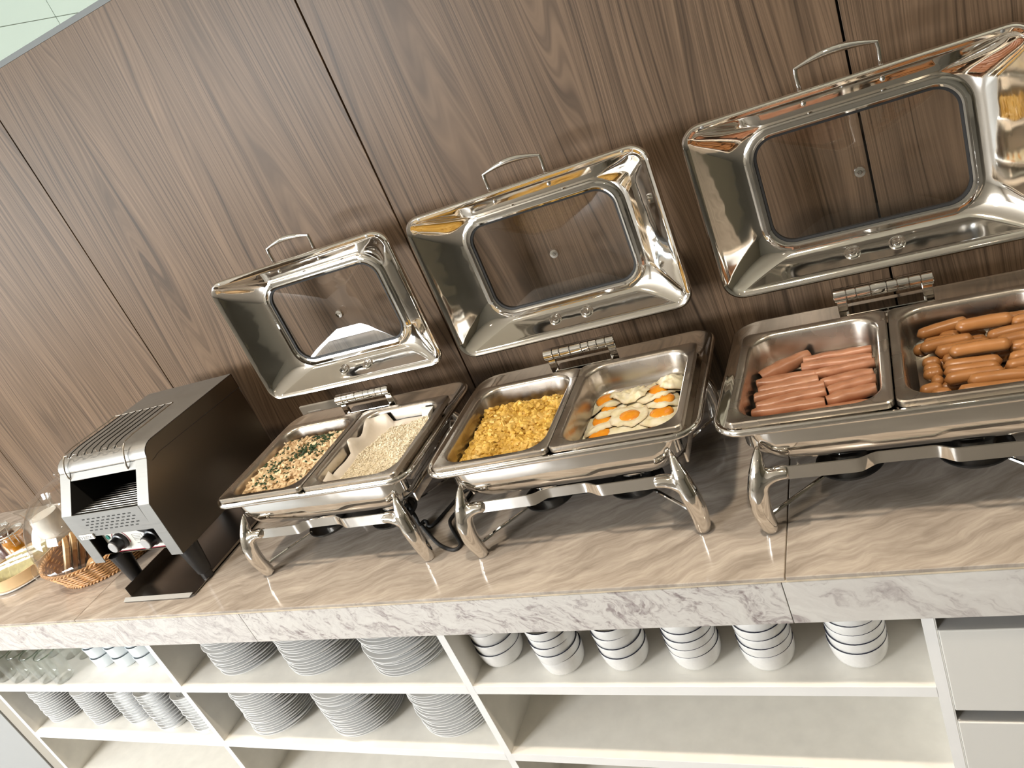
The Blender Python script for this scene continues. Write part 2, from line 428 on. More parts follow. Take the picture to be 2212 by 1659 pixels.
ORD = ['', 'first', 'second', 'third', 'fourth', 'fifth', 'sixth', 'seventh', 'eighth', 'ninth', 'tenth', 'eleventh', 'twelfth', 'thirteenth',
       'fourteenth', 'fifteenth', 'sixteenth', 'seventeenth', 'eighteenth', 'nineteenth', 'twentieth', 'twenty-first', 'twenty-second', 'twenty-third', 'twenty-fourth']
def nz(x, y, z, s=1.0): return noise.noise(Vector((x * s, y * s, z * s)))

YW = 0.66                                          # face of the wood panelled wall

# ------------------------------------------------------------------ the setting
wb = MB().box(-4.30, 2.40, YW + 0.014, YW + 0.10, -Z0, 1.345).build('wall_back', M_DARK); struct(wb, 'wood-panelled partition wall behind the buffet')
seams = [-4.30, -3.153, -2.105, -1.059, -0.007, 1.045, 2.10, 2.40]
for a, b in zip(seams[:-1], seams[1:]):
    p = MB().box(a + 0.0022, b - 0.0022, YW, YW + 0.0135, -Z0, 1.342).build('wood_panel', M_WOOD, wb, smooth=0, bevel=0.0008)
MB().box(-4.30, 2.40, YW + 0.001, YW + 0.105, 1.3425, 1.356).build('cap_trim', plain('dark_grey_trim', (0.10, 0.11, 0.105), 0.5), wb, smooth=0)

fl = struct(MB().box(-7.2, 3.8, -5.4, 4.8, -Z0 - 0.05, -Z0).build('floor', M_FLOOR, smooth=0))
ce = struct(MB().box(-7.2, 3.8, -5.4, 4.8, 1.95, 2.0).build('ceiling', M_CEIL, smooth=0))
wr = struct(MB().box(3.6, 3.7, -5.4, 4.8, -Z0, 1.95).build('wall_right', M_WALLR, smooth=0))
# left wall with the window opening (y -3.75..-1.35)
wl = MB().box(-6.6, -6.5, -5.4, -3.75, -Z0, 1.95).box(-6.6, -6.5, -1.35, 4.8, -Z0, 1.95).box(-6.6, -6.5, -3.75, -1.35, -Z0, 0.25).box(-6.6, -6.5, -3.75, -1.35, 1.85, 1.95).build('wall_left', M_WALL, smooth=0); struct(wl)
wf = MB()
wf.box(-7.2, -5.35, -4.6, -4.5, -Z0, 1.95).box(-3.25, 3.8, -4.6, -4.5, -Z0, 1.95).box(-5.35, -3.25, -4.6, -4.5, 1.92, 1.95).box(-5.35, -3.25, -4.6, -4.5, -Z0, 0.92)
struct(wf.build('wall_front', M_WALL, smooth=0))
struct(MB().box(-7.2, 3.8, 4.5, 4.6, -Z0, 1.95).build('wall_far', M_WTILE, smooth=0))
# tiled wall of the room seen over the top of the partition
wt = struct(MB().box(-3.36, -3.215, YW + 0.12, 4.5, -Z0, 1.95).build('wall_rear', M_GROUT, smooth=0), 'pale green tiled wall beyond the partition')
for iy in range(3):
    for iz in range(2):
        y0 = 0.79 + 0.66 * iy; z0 = 1.13 + 0.60 * iz; z1 = min(z0 + 0.60, 1.95)
        MB().box(-3.216, -3.20, y0 + 0.0015, y0 + 0.6585, z0 + 0.0015, z1 - 0.0015).build('wall_tile', M_WTILE, wt, smooth=0, bevel=0.0006)

# ------------------------------------------------------------------ ceiling downlights
M_LAMP, _nt, _b = mat('lamp_lens')
_b.inputs['Emission Color'].default_value = (1.0, 0.80, 0.58, 1); _b.inputs['Emission Strength'].default_value = 14.0
for i, (x, y) in enumerate(((-2.75, -0.22), (-1.55, -0.22), (-0.35, -0.22), (0.85, -0.22), (-2.2, -2.2), (0.2, -2.2))):
    t = empty('ceiling_downlight', (x, y, 1.95))
    where = ['above the bread basket', 'above the toaster end of the first chafing dish', 'above the third chafing dish', 'beyond the drawers', 'over the aisle to the left', 'over the aisle to the right'][i]
    tag(t, 'round white recessed ceiling downlight ' + where, 'ceiling light', 'recessed downlights over the buffet aisle')
    MB().lathe([(0.075, 0.0), (0.075, -0.006), (0.055, -0.008), (0.052, 0.0)], 24).build('trim_ring', M_WHITE, t)
    MB().lathe([(0.0005, -0.002), (0.052, -0.002)], 24, cap0=True).build('lens', M_LAMP, t)
    l = bpy.data.lights.new('downlight', 'AREA'); l.shape = 'DISK'; l.size = 0.10; l.color = (1.0, 0.85, 0.68); l.energy = 3.3 if y > -1 else 5.0
    l.spread = radians(100)
    lo = bpy.data.objects.new('lamp', l); COL.objects.link(lo); lo.parent = t; lo.location = (0, 0, -0.012)

# ------------------------------------------------------------------ counter and cabinets
ct = empty('countertop', (-1.2, 0.33, 0))
tag(ct, 'long counter with beige marble tiles on top and a white-grey marble front edge', 'countertop')
def P(mb, name, m, par, **kw):
    """build a part given in counter coordinates under a parent empty"""
    o = mb.build(name, m, par, **kw)
    o.location = tuple(-c for c in (par.location[0], par.location[1], par.location[2] - Z0))
    return o
P(MB().box(-4.2, 2.3, 0.012, YW - 0.004, -0.106, -0.0085), 'substrate', M_GROUT, ct, smooth=0)
for a, b in ((-4.2, -2.153), (-2.153, -0.249), (-0.249, 1.7), (1.7, 2.3)):
    P(MB().box(a + 0.0009, b - 0.0009, 0.001, YW - 0.001, -0.008, 0.0), 'counter_tile', M_TILE, ct, smooth=0, bevel=0.0012)
P(MB().box(-4.2, 2.3, 0.0035, 0.02, -0.0135, -0.0082), 'grout_joint', M_GROUT, ct, smooth=0)
for q, (a, b) in enumerate(((-4.2, -2.81), (-2.81, -1.53), (-1.53, -0.2575), (-0.2575, 1.02), (1.02, 2.3))):
    P(MB().box(a + 0.0006, b - 0.0006, 0.002, 0.012, -0.108, -0.0137), 'front_tile', M_MARBLE[(0, 0, 1, 2, 2)[q]], ct, smooth=0, bevel=0.001)

SH1, SH2, SH3, SHT = -0.279, -0.511, -0.745, 0.024
YF, YB = 0.012, 0.47
cb = empty('shelving_cabinet', (-1.5, 0.24, -Z0))
tag(cb, 'long white open shelving cabinet with three bays under the counter', 'cabinet')
def CB(mb, name, m, **kw): return P(mb, name, m, cb, **kw)
XD = [(-2.886, -2.868), (-1.9665, -1.9485), (-1.0095, -0.9915), (-0.0605, -0.043)]
for a, b in XD:
    CB(MB().box(a, b, YF, YB, -Z0 + 0.08, -0.108), 'divider', M_SHELF, smooth=0)
    CB(MB().box(a - 0.0005, b + 0.0005, YF - 0.0015, YF, -Z0 + 0.08, -0.108), 'divider_edge', M_WHITE, smooth=0)
for (a, b), (c, d) in zip(XD[:-1], XD[1:]):
    for s_ in (SH1, SH2, SH3):
        CB(MB().box(b, c, YF, YB, s_ - SHT, s_), 'shelf_board', M_SHELF, smooth=0)
        CB(MB().box(b, c, YF - 0.0015, YF, s_ - SHT, s_), 'shelf_edge', M_WHITE, smooth=0)
CB(MB().box(XD[0][0], XD[-1][1], YB, YB + 0.012, -Z0 + 0.08, -0.108), 'back_panel', M_SHELF, smooth=0)
CB(MB().box(XD[0][0], XD[-1][1], YF + 0.05, YB, -Z0, -Z0 + 0.08), 'plinth', M_GREYMET, smooth=0)

dc = empty('drawer_cabinet', (0.5, 0.24, -Z0)); tag(dc, 'white handleless drawer cabinet with grey metal grip channels', 'cabinet')
P(MB().box(-0.0425, 1.10, YF + 0.0305, YB, -Z0 + 0.08, -0.108).box(-0.0425, -0.0400, YF - 0.001, YF + 0.031, -Z0 + 0.08, -0.108), 'carcass', M_DRAWER, dc, smooth=0)
P(MB().box(-0.0425, 1.10, YF + 0.05, YB, -Z0, -Z0 + 0.08), 'plinth', M_GREYMET, dc, smooth=0)
for z1, z0 in ((-0.108, -0.141), (-0.336, -0.363), (-0.556, -0.583)):
    h = z1 - z0; prof = []
    for k in range(9):
        t = k / 8
        prof.append((YF + 0.004 + 0.022 * sin(pi * t) ** 0.7, z1 - 0.004 - (h - 0.006) * t))
    mb = MB(); lo = [[(x, y, z) for y, z in [(YF + 0.001, z1), (YF + 0.003, z1 - 0.003)] + prof + [(YF - 0.002, z0 - 0.0015), (YF + 0.03, z0 - 0.0015), (YF + 0.03, z1)]] for x in (-0.041, 1.10)]
    mb.loft(lo, True, True); P(mb, 'grip_channel', M_GREYMET, dc, smooth=30)
for z1, z0 in ((-0.143, -0.335), (-0.365, -0.555), (-0.585, -0.815)):
    d = P(MB().box(-0.0395, 1.10, YF - 0.004, YF + 0.004, z0, z1), 'drawer_front', M_DRAWER, dc, smooth=0, bevel=0.002)
lc = empty('cupboard', (-3.4, 0.24, -Z0)); tag(lc, 'white cupboard with a smooth door beyond the left shelf bay', 'cupboard')
P(MB().box(-4.0, -2.894, YF + 0.02, YB, -Z0, -0.108), 'carcass', M_SHELF, lc, smooth=0)
P(MB().box(-2.962, -2.8925, YF + 0.002, YF + 0.02, -Z0 + 0.02, -0.11), 'filler_strip', M_BEIGE_SHADE, lc, smooth=0, bevel=0.001)
P(MB().box(-3.99, -2.966, YF - 0.003, YF + 0.02, -Z0 + 0.02, -0.112), 'door', plain('grey_white_door', (0.36, 0.365, 0.36), 0.4), lc, smooth=0, bevel=0.0015)

# ------------------------------------------------------------------ chafing dishes
def quad_hole(mb, outer, inner): pass

def make_lid(par):
    LY, LW, LZ0, LZ1 = 0.1785, 0.2815, 0.3065, 0.6634
    zc = (LZ0 + LZ1) / 2; H = (LZ1 - LZ0) / 2
    WW, WH = 0.1874, 0.121; wzc = 0.482 - zc
    def lp(w, h, r, dy, f=0.0): return [(p[0], LY + dy, p[2]) for p in rxz(w, h, r, 0, 10, (0, zc + f * wzc))]
    sec = [(LW - 0.004, H - 0.004, 0.036, -0.001, 0), (LW, H, 0.04, 0.003, 0), (LW, H, 0.04, 0.009, 0), (LW - 0.004, H - 0.004, 0.037, 0.012, 0)]
    inner = [(LW - 0.004, H - 0.004, 0.036, -0.001, 0), (LW - 0.011, H - 0.011, 0.030, 0.001, 0), (LW - 0.0145, H - 0.0145, 0.027, 0.006, 0)]
    A = (LW - 0.0145, H - 0.0145, 0.027); B = (WW + 0.004, WH + 0.004, 0.058)
    n = 12
    for k in range(1, n + 1):
        t = k / n
        e = 1 - (1 - t) ** 1.4                       # flares back steeply from the rim, then flattens towards the window
        inner.append((A[0] + (B[0] - A[0]) * t, A[1] + (B[1] - A[1]) * t, A[2] + (B[2] - A[2]) * t ** 0.6, 0.006 + 0.060 * e, t))
    outer = [(w + 0.0015, h + 0.0015, r, y + 0.004, f) for (w, h, r, y, f) in inner[3:]]
    mb = MB()
    mb.loft([lp(*q) for q in inner])
    mb.loft([lp(*q) for q in sec] + [lp(*outer[0])])
    mb.loft([lp(*q) for q in outer])
    lid = mb.build('lid', M_MIRROR, par, smooth=50); lid['label'] = 'polished steel lid standing open, with a glass window'
    WY = 0.066
    fr = MB()
    fl_ = [(WW + 0.005, WH + 0.005, .059, WY + .002), (WW + .004, WH + .004, .058, WY - .004), (WW, WH, .055, WY - .007), (WW - .006, WH - .006, .050, WY - .007), (WW - .008, WH - .008, .048, WY - .003),
           (WW - .010, WH - .010, .046, WY - .004), (WW - .0135, WH - .0135, .043, WY - .003), (WW - .0145, WH - .0145, .042, WY + .006), (WW + .005, WH + .005, .059, WY + .008)]
    fr.loft([lp(*q, 1) for q in fl_]); fr.build('window_frame', M_CHROME, lid, smooth=35)
    gk = MB(); g_ = [(WW - .0140, WH - .0140, .0425, WY - .0018), (WW - .0185, WH - .0185, .039, WY - .001), (WW - .0185, WH - .0185, .039, WY + .006), (WW - .0140, WH - .0140, .0425, WY + .006)]
    gk.loft([lp(*q, 1) for q in g_]); gk.build('gasket', M_RUBBER, lid, smooth=35)
    pn = MB(); loops = []
    for k in range(8):
        t = k / 7; w = (WW - .0185) * (1 - t) + 0.004 * t; h = (WH - .0185) * (1 - t) + 0.003 * t
        loops.append(lp(w, h, min(w, h) * min(.99, .38 + .9 * t), WY + 0.002 + 0.024 * (1 - (1 - t) ** 2), 1))
    pn.loft(loops, cap1=True); pn.build('window_pane', M_PANE, lid, smooth=60)
    kz = zc + wzc
    kb = MB(); kb.lathe([(0.0004, .006), (0.0028, .006), (0.0032, 0.0025), (0.0042, .0045), (0.0095, .004), (0.0108, .001), (0.0108, -.004), (0.0004, -.004)], 24)
    kb.v = [(x, LY + WY + 0.014 - z, kz + y - 0.008) for x, y, z in kb.v]
    kb.build('vent_knob', M_CHROME, lid, smooth=35)
    for sx in (-1, 1):                                 # round hinge grommets under the window
        g = MB(); g.lathe([(0.0004, .006), (0.003, .006), (0.0035, .003), (0.0055, .003), (0.006, .005), (0.0085, .005), (0.009, .002), (0.0115, .002), (0.012, .0035), (0.0145, .003), (0.0155, -.004)], 24)
        g.v = [(x + sx * 0.0385, LY + 0.0385 - z * .46 + y * .885, LZ0 + 0.0305 + y * .46 + z * .885) for x, y, z in g.v]
        g.build('hinge_grommet', M_CHROME, lid, smooth=35)
        s = MB(); s.lathe([(0.0003, .0055), (0.0028, .0045), (0.0045, .001), (0.0045, -.005)], 14)
        s.v = [(x + sx * 0.0635, LY + 0.029 - z * .6 + y * .8, LZ1 - 0.0275 - y * .6 - z * .8) for x, y, z in s.v]
        s.build('handle_screw', M_CHROME, lid, smooth=60)
        r_ = MB(); r_.lathe([(0.0003, .0016), (0.0035, .001), (0.004, -.002)], 12)
        r_.v = [(x + sx * 0.235, LY - z + 0.0005, LZ1 - 0.0065 + y) for x, y, z in r_.v]
        r_.build('rim_stud', M_BRUSH, lid, smooth=60)
    # handle standing over the top edge
    hp = MB(); y = LY + 0.028
    for sx in (-1, 1):
        hp.tube([(sx * 0.0645, y, LZ1 - 0.012), (sx * 0.066, y + .001, LZ1 + 0.022), (sx * 0.0645, y + .002, LZ1 + 0.034)], [0.0042, 0.0038, 0.0042], 8)
    pts = [(-0.0665 + 0.133 * k / 14, y + .002, LZ1 + 0.033 + 0.011 * sin(pi * k / 14)) for k in range(15)]
    hp.tube(pts, [0.0042 + 0.0052 * sin(pi * k / 14) ** 1.5 for k in range(15)], 10, flat=0.75)
    hp.build('handle', M_CHROME, lid, smooth=50)
    return lid


def make_dish():
    t = empty('chafing_dish', (0, 0, 0))
    # water pan with its wide rim and the trough under it
    C0 = (0, 0.0365); C1 = (0, 0.012)
    L = [rr(.250, .146, .035, c=(0, 0), z=.165), rr(.250, .146, .035, c=(0, 0), z=.213), rr(.272, .169, .03, c=(0, 0.001), z=.2145), rr(.277, .175, .034, c=(0, 0.003), z=.2190),
         rr(.283, .1975, .045, c=C0, z=.2190), rr(.287, .2015, .049, c=C0, z=.2225), rr(.291, .2055, .052, c=C0, z=.2225), rr(.294, .2085, .054, c=C0, z=.2190), rr(.294, .2085, .054, c=C0, z=.2135),
         rr(.291, .2055, .052, c=C0, z=.2100), rr(.284, .198, .05, c=C0, z=.2095), rr(.262, .176, .05, c=C0, z=.2085),
         rr(.254, .1665, .055, c=C1, z=.2060), rr(.253, .166, .055, c=C1, z=.190), rr(.250, .164, .058, c=C1, z=.168), rr(.243, .159, .06, c=C1, z=.148), rr(.230, .149, .062, c=C1, z=.131), rr(.206, .128, .06, c=C1, z=.118), rr(.17, .09, .05, c=C1, z=.112)]
    mb = MB(); mb.loft(L, cap1=True); mb.build('water_pan', M_MIRROR, t, smooth=45)
    # front and back stand rails with the stepped middle
    for sy in (-1, 1):
        pl = []
        for k in range(61):
            x = -0.19 + 0.38 * k / 60
            u = max(0, min(1, (0.075 - abs(x)) / 0.035)); s = u * u * (3 - 2 * u)
            pl.append((x, -0.168 + 0.013 * s, s))
        f0 = [(x, y, .112 + .004 * s) for x, y, s in pl]; f1 = [(x, y, .138) for x, y, s in pl]
        b1 = [(x, y + .003, .138) for x, y, s in pl]; b0 = [(x, y + .003, .112 + .004 * s) for x, y, s in pl]
        mb = MB(); mb.loft([f0, f1, b1, b0, f0], closed=False)
        mb.add([f0[0], f1[0], b1[0], b0[0]], [(0, 1, 2, 3)]); mb.add([f0[-1], f1[-1], b1[-1], b0[-1]], [(0, 1, 2, 3)])
        if sy == 1: mb.v = [(x, 0.036 - y, z) for x, y, z in mb.v]
        mb.build('stand_rail', M_MIRROR, t, smooth=30)
    for sx in (-1, 1):                                 # side rails
        MB().box(sx * .236 - .002, sx * .236 + .002, -.10, .13, .114, .136).build('side_rail', M_MIRROR, t, smooth=0)
    for sx in (-1, 1):
        for sy in (-1, 1):
            def q(x, y, z): return (sx * x, (-y if sy == -1 else 0.036 + y), z)
            mb = MB()
            main = catmull([q(.226, .147, .176), q(.229, .156, .160), q(.234, .167, .130), q(.241, .174, .095), q(.245, .173, .055), q(.243, .167, .022), q(.241, .163, 0.0)], 5)
            rk = [.002, .0085, .0165, .0195, .0185, .0165, .0145]
            rad = []
            for i in range(len(main)):
                f = i / 5; a = min(int(f), 5); rad.append(rk[a] + (rk[a + 1] - rk[a]) * (f - a))
            mb.tube(main, rad, 14)
            arm = catmull([q(.238, .168, .100), q(.225, .167, .116), q(.205, .166, .125), q(.183, .166, .126)], 4)
            mb.tube(arm, [.0185] * 4 + [.018 - .0005 * k for k in range(9)], 12, flat=0.8)
            lg = mb.build('leg', M_MIRROR, t, smooth=60)
            rm_ = lg.modifiers.new('remesh', 'REMESH'); rm_.mode = 'VOXEL'; rm_.voxel_size = 0.0028; rm_.use_smooth_shade = True
            sm = lg.modifiers.new('smooth', 'SMOOTH'); sm.factor = 0.5; sm.iterations = 7
    # burner plates and their rods
    mb = MB()
    for sx in (-1, 1):
        mb.lathe([(0.0005, .040), (.052, .040), (.056, .044), (.060, .044), (.060, .041), (.055, .036), (.0005, .036)], 32, c=(sx * .10, -.035, 0))
    mb.box(-.07, .07, -.052, .005, .0405, .043)
    mb.build('burner_plate', M_BLACKMET, t, smooth=35)
    for sx in (-1, 1):
        MB().lathe([(0.0005, .078), (.030, .078), (.034, .074), (.034, .044), (.0005, .044)], 24, c=(sx * .10, -.02, 0)).build('heating_element', M_CHROME, t, smooth=35)
        for y0, y1 in ((-.150, -.07), (.186, .0)):
            MB().tube([(sx * .238, y0, .024), (sx * .140, y1, .041)], .0038, 8).build('stand_rod', M_CHROME, t)
    # hinge: barrel of knuckles on two brackets
    hy, hz = 0.190, 0.2675
    for sx in (-1, 1):
        mb = MB(); mb.loft([[(sx * .074 + x, hy + y, z) for x, y in ((-.009, -.004), (.009, -.004), (.009, .004), (-.009, .004))] for z in (.2195, .262)], True, True)
        mb.build('hinge_bracket', M_CHROME, t, smooth=0, bevel=.0012)
    mb = MB(); xs = [-.0865, -.063, -.0455, -.020, .008, .026, .046, .066, .0865]
    for a, b in zip(xs[:-1], xs[1:]):
        pr = [(.0004, a + .0004), (.0125, a + .0004), (.0138, a + .0016), (.0138, b - .0016), (.0125, b - .0004), (.0004, b - .0004)]
        m2 = MB(); m2.lathe(pr, 24); m2.v = [(z, hy + x, hz + y) for x, y, z in m2.v]; mb.add(m2.v, m2.f)
    mb.build('hinge_barrel', M_CHROME, t, smooth=35)
    MB().box(-.07, .07, .178, .215, .2195, .2285).build('hinge_plate', M_CHROME, t, smooth=0, bevel=.0015)
    make_lid(t)
    return t


DISH = {'L': (-1.2686, .2921, .0071), 'M': (-.6479, .2976, .0332), 'R': (-.0302, .2809, -.025)}
proto = make_dish()
dishes = {}
DL = {'L': 'polished steel chafing dish beside the toaster, holding shredded chicken and white rice', 'M': 'polished steel chafing dish in the middle, holding scrambled and fried eggs',
      'R': 'polished steel chafing dish with folded ham and sausages, cropped by the frame'}
for k in 'LMR':
    o = proto if k == 'L' else copy_tree(proto)
    cx, cy, th = DISH[k]; o.location = (cx, cy, Z0 + 0.0005); o.rotation_euler = (0, 0, th)
    tag(o, DL[k], 'chafing dish', 'three open chafing dishes along the counter'); dishes[k] = o


def place(o, k, dx=0, dy=0, dz=0):
    cx, cy, th = DISH[k]
    o.location = (cx + dx * cos(th) - dy * sin(th), cy + dx * sin(th) + dy * cos(th), Z0 + dz); o.rotation_euler = (0, 0, th)
    return o


# food pans (half size gastronorm): flange with turned-down edge, rounded deep cavity
PZ = .2334
mb = MB()
FW, FD = .1318, .1618; CW, CD = .1165, .1465
mb.loft([rr(FW, FD, .014, 8, z=-.0115), rr(FW, FD, .014, 8, z=-.002), rr(FW - .002, FD - .002, .013, 8, z=0), rr(FW - .005, FD - .005, .012, 8, z=-.0008), rr(CW + .002, CD + .002, .048, 8, z=-.0012), rr(CW - .001, CD - .001, .047, 8, z=-.004),
         rr(CW - .003, CD - .003, .046, 8, z=-.010), rr(CW - .007, CD - .007, .044, 8, z=-.040), rr(CW - .011, CD - .011, .042, 8, z=-.058), rr(CW - .018, CD - .018, .036, 8, z=-.065), rr(CW - .03, CD - .03, .03, 8, z=-.066)], cap1=True)
mb.loft([rr(FW, FD, .014, 8, z=-.0115), rr(FW - .003, FD - .003, .012, 8, z=-.0115), rr(FW - .003, FD - .003, .012, 8, z=-.003), rr(CW + .004, CD + .004, .048, 8, z=-.003), rr(CW - .005, CD - .005, .044, 8, z=-.042), rr(CW - .016, CD - .016, .036, 8, z=-.0665), rr(CW - .03, CD - .03, .03, 8, z=-.0675)], cap1=True)
pan0 = mb.build('food_pan', M_PAN, smooth=40)
pans = {}
for i, (k, sx, lab) in enumerate((('L', -1, 'steel food pan holding the shredded chicken with herbs'), ('L', 1, 'steel food pan holding white rice on parchment'), ('M', -1, 'steel food pan holding scrambled eggs'),
                                  ('M', 1, 'steel food pan holding fried eggs'), ('R', -1, 'steel food pan holding folded ham slices'), ('R', 1, 'steel food pan holding sausages'))):
    o = pan0 if i == 0 else copy_tree(pan0)
    place(o, k, sx * .1332, 0, PZ + (.0015 if sx * (1 if k == 'M' else -1) > 0 else 0))
    tag(o, lab, 'food pan', 'steel food pans set in the chafing dishes'); pans[k, sx] = o


# ------------------------------------------------------------------ food
def inside(x, y, m=0.0): return abs(x) < CW - .004 - m and abs(y) < CD - .004 - m and (max(0, abs(x) - (CW - .05)) ** 2 + max(0, abs(y) - (CD - .05)) ** 2 < (.046 - m) ** 2)


def mound(fn, n=44):
    """closed height field filling the pan cavity: fn(x,y) = top height below the flange"""
    mb = MB(); loops = []
    K = 26
    for j in range(K, -1, -1):
        t = j / K; lp = []
        for p in rr((CW - .0095) * max(t, .02), (CD - .0095) * max(t, .02), .042 * max(t, .02), 10):
            lp.append((p[0], p[1], fn(p[0], p[1])))
        loops.append(lp)
    bot = [(p[0] * .93, p[1] * .93, -.063) for p in loops[0]]
    mb.loft([bot] + loops, True, True)
    return mb


def blob(mb, c, ax, rx, ry, rz, seg=6, rings=4, jit=0.0, mi=0):
    """small lumpy ellipsoid with its long axis along ax"""
    ax = Vector(ax).normalized(); u = ax.cross(Vector((0.31, 0.2, 0.93))).normalized(); w = ax.cross(u)
    loops = []
    for i in range(1, rings):
        a = pi * i / rings
        loops.append([tuple(Vector(c) + ax * (-rx * cos(a)) + u * (ry * sin(a) * cos(2 * pi * k / seg) * (1 + jit * random.uniform(-1, 1))) + w * (rz * sin(a) * sin(2 * pi * k / seg) * (1 + jit * random.uniform(-1, 1)))) for k in range(seg)])
    mb.loft(loops, True, True, mi)


def rvec(flat=1.0): return Vector((random.gauss(0, 1), random.gauss(0, 1), random.gauss(0, 1) * flat))


# scrambled egg (middle dish, left pan)
def h_scr(x, y):
    e = min(1, max(0, (0.128 - y) / 0.05)); e = e * e * (3 - 2 * e)
    w = min(1, max(0, (x + .105 + .10 * max(0, y)) / 0.03))
    return -.056 + (.034 + .006 * nz(x, y, 0, 22)) * e * (.35 + .65 * w) + .004 * nz(x, y, 3, 70)
mb = mound(h_scr)
for i in range(1800):
    x = random.uniform(-CW + .012, CW - .012); y = random.uniform(-CD + .012, .130)
    if not inside(x, y, .010): continue
    r = random.uniform(.0030, .0074)
    blob(mb, (x, y, h_scr(x, y) + r * random.uniform(-.3, .55)), rvec(.5), r * random.uniform(1.1, 2.0), r, r * random.uniform(.5, .9), 6, 4, .35)
o = mb.build('scrambled_egg', M_SCRAMBLE, smooth=60); place(o, 'M', -.1332, 0, PZ); tag(o, 'mound of yellow scrambled egg curds in a steel pan', 'scrambled egg', kind='stuff')

# rice on parchment (left dish, right pan)
def h_rice(x, y):
    a = min(1, max(0, (x + .105 - .35 * max(0, y)) / .05)); b = min(1, max(0, (.138 - y) / .05)); a = a * a * (3 - 2 * a); b = b * b * (3 - 2 * b)
    return -.058 + (.030 + .005 * nz(x, y, 5, 18)) * a * b + .003 * nz(x, y, 9, 60) + .012 * max(0, min(1, (x - .02) / .07)) * b
mb = mound(h_rice)
for i in range(5200):
    x = random.uniform(-CW + .012, CW - .012); y = random.uniform(-CD + .012, CD - .02)
    if not inside(x, y, .010): continue
    blob(mb, (x, y, h_rice(x, y) + random.uniform(-.001, .0035)), rvec(.55), .0034, .00125, .00125, 5, 4)
o = mb.build('steamed_rice', M_RICE, smooth=60); place(o, 'L', .1332, 0, PZ); tag(o, 'heap of steamed white rice on parchment in a pan', 'rice', kind='stuff')
# parchment liner: sheet pressed into the pan with its corners standing up
mb = MB(); nx, ny = 26, 30; g = []
for j in range(ny + 1):
    for i in range(nx + 1):
        u = -1 + 2 * i / nx; v = -1 + 2 * j / ny
        x = u * (CW - .012); y = v * (CD - .012)
        x = max(-CW + .0125, min(CW - .0125, x)); 
        e = max(0, max(abs(u), abs(v)) - .72) / .28
        hgt = -.0605 + .030 * e ** 1.3 + .004 * nz(u * 2, v * 2, 1, 1.3) * e
        if u < -.4 and v > .1: hgt += .020 * e * (1 + .5 * sin(v * 9))
        if u > .5 and v > .6: hgt += .026 * e
        if u < -.5 and v < -.6: hgt += .018 * e
        k = 1 - .16 * max(0, (abs(u) * abs(v)) - .55)
        g.append((x * k, y * k, hgt))
mb.add(g, [(j * (nx + 1) + i, j * (nx + 1) + i + 1, (j + 1) * (nx + 1) + i + 1, (j + 1) * (nx + 1) + i) for j in range(ny) for i in range(nx)])
o = mb.build('parchment_liner', M_PAPER, smooth=60); so = o.modifiers.new('thick', 'SOLIDIFY'); so.thickness = .0004
place(o, 'L', .1332, 0, PZ); tag(o, 'off-white parchment sheet under the rice with raised corners', 'parchment paper')

# shredded chicken with herbs (left dish, left pan)
def h_chk(x, y):
    b = min(1, max(0, (.140 - y) / .05)); b = b * b * (3 - 2 * b); w = min(1, max(0, (x + .112) / .025)); w2 = min(1, max(0, (y + .135) / .03))
    return -.056 + (.040 + .006 * nz(x, y, 15, 18)) * b * (.45 + .55 * w) * (.6 + .4 * w2) + .003 * nz(x, y, 19, 60)
mb = mound(h_chk)
for i in range(1000):
    x = random.uniform(-CW + .012, CW - .012); y = random.uniform(-CD + .012, CD - .02)
    if not inside(x, y, .010): continue
    if random.random() < .55:
        r = random.uniform(.0030, .0060); blob(mb, (x, y, h_chk(x, y) + r * .6), rvec(.3), r * random.uniform(1.8, 3.6), r, r * .6, 6, 5, .35)
    else:
        r = random.uniform(.0036, .0075); blob(mb, (x, y, h_chk(x, y) + r * .3), rvec(.5), r * 1.4, r, r * .8, 5, 4, .4)
o = mb.build('shredded_chicken', M_CHICK, smooth=60); place(o, 'L', -.1332, 0, PZ); tag(o, 'pale shredded chicken mix heaped in a steel pan', 'chicken', kind='stuff')
mb = MB()
cl = [(random.uniform(-.07, .07), random.uniform(-.10, .10)) for _ in range(9)]
for i in range(330):
    if random.random() < .72: c = random.choice(cl); x = c[0] + random.gauss(0, .014); y = c[1] + random.gauss(0, .016)
    else: x = random.uniform(-.09, .09); y = random.uniform(-.12, .115)
    if not inside(x, y, .018) or y > .118: continue
    r = random.uniform(.0020, .0042)
    blob(mb, (x, y, h_chk(x, y) + .0072), rvec(.4), r * 1.5, r, r * .3, 5, 4, .4)
ch = mb.build('chopped_herbs', M_HERB, smooth=60); place(ch, 'L', -.1332, 0, PZ); tag(ch, 'chopped dark green herbs scattered over the chicken', 'herbs', kind='stuff')

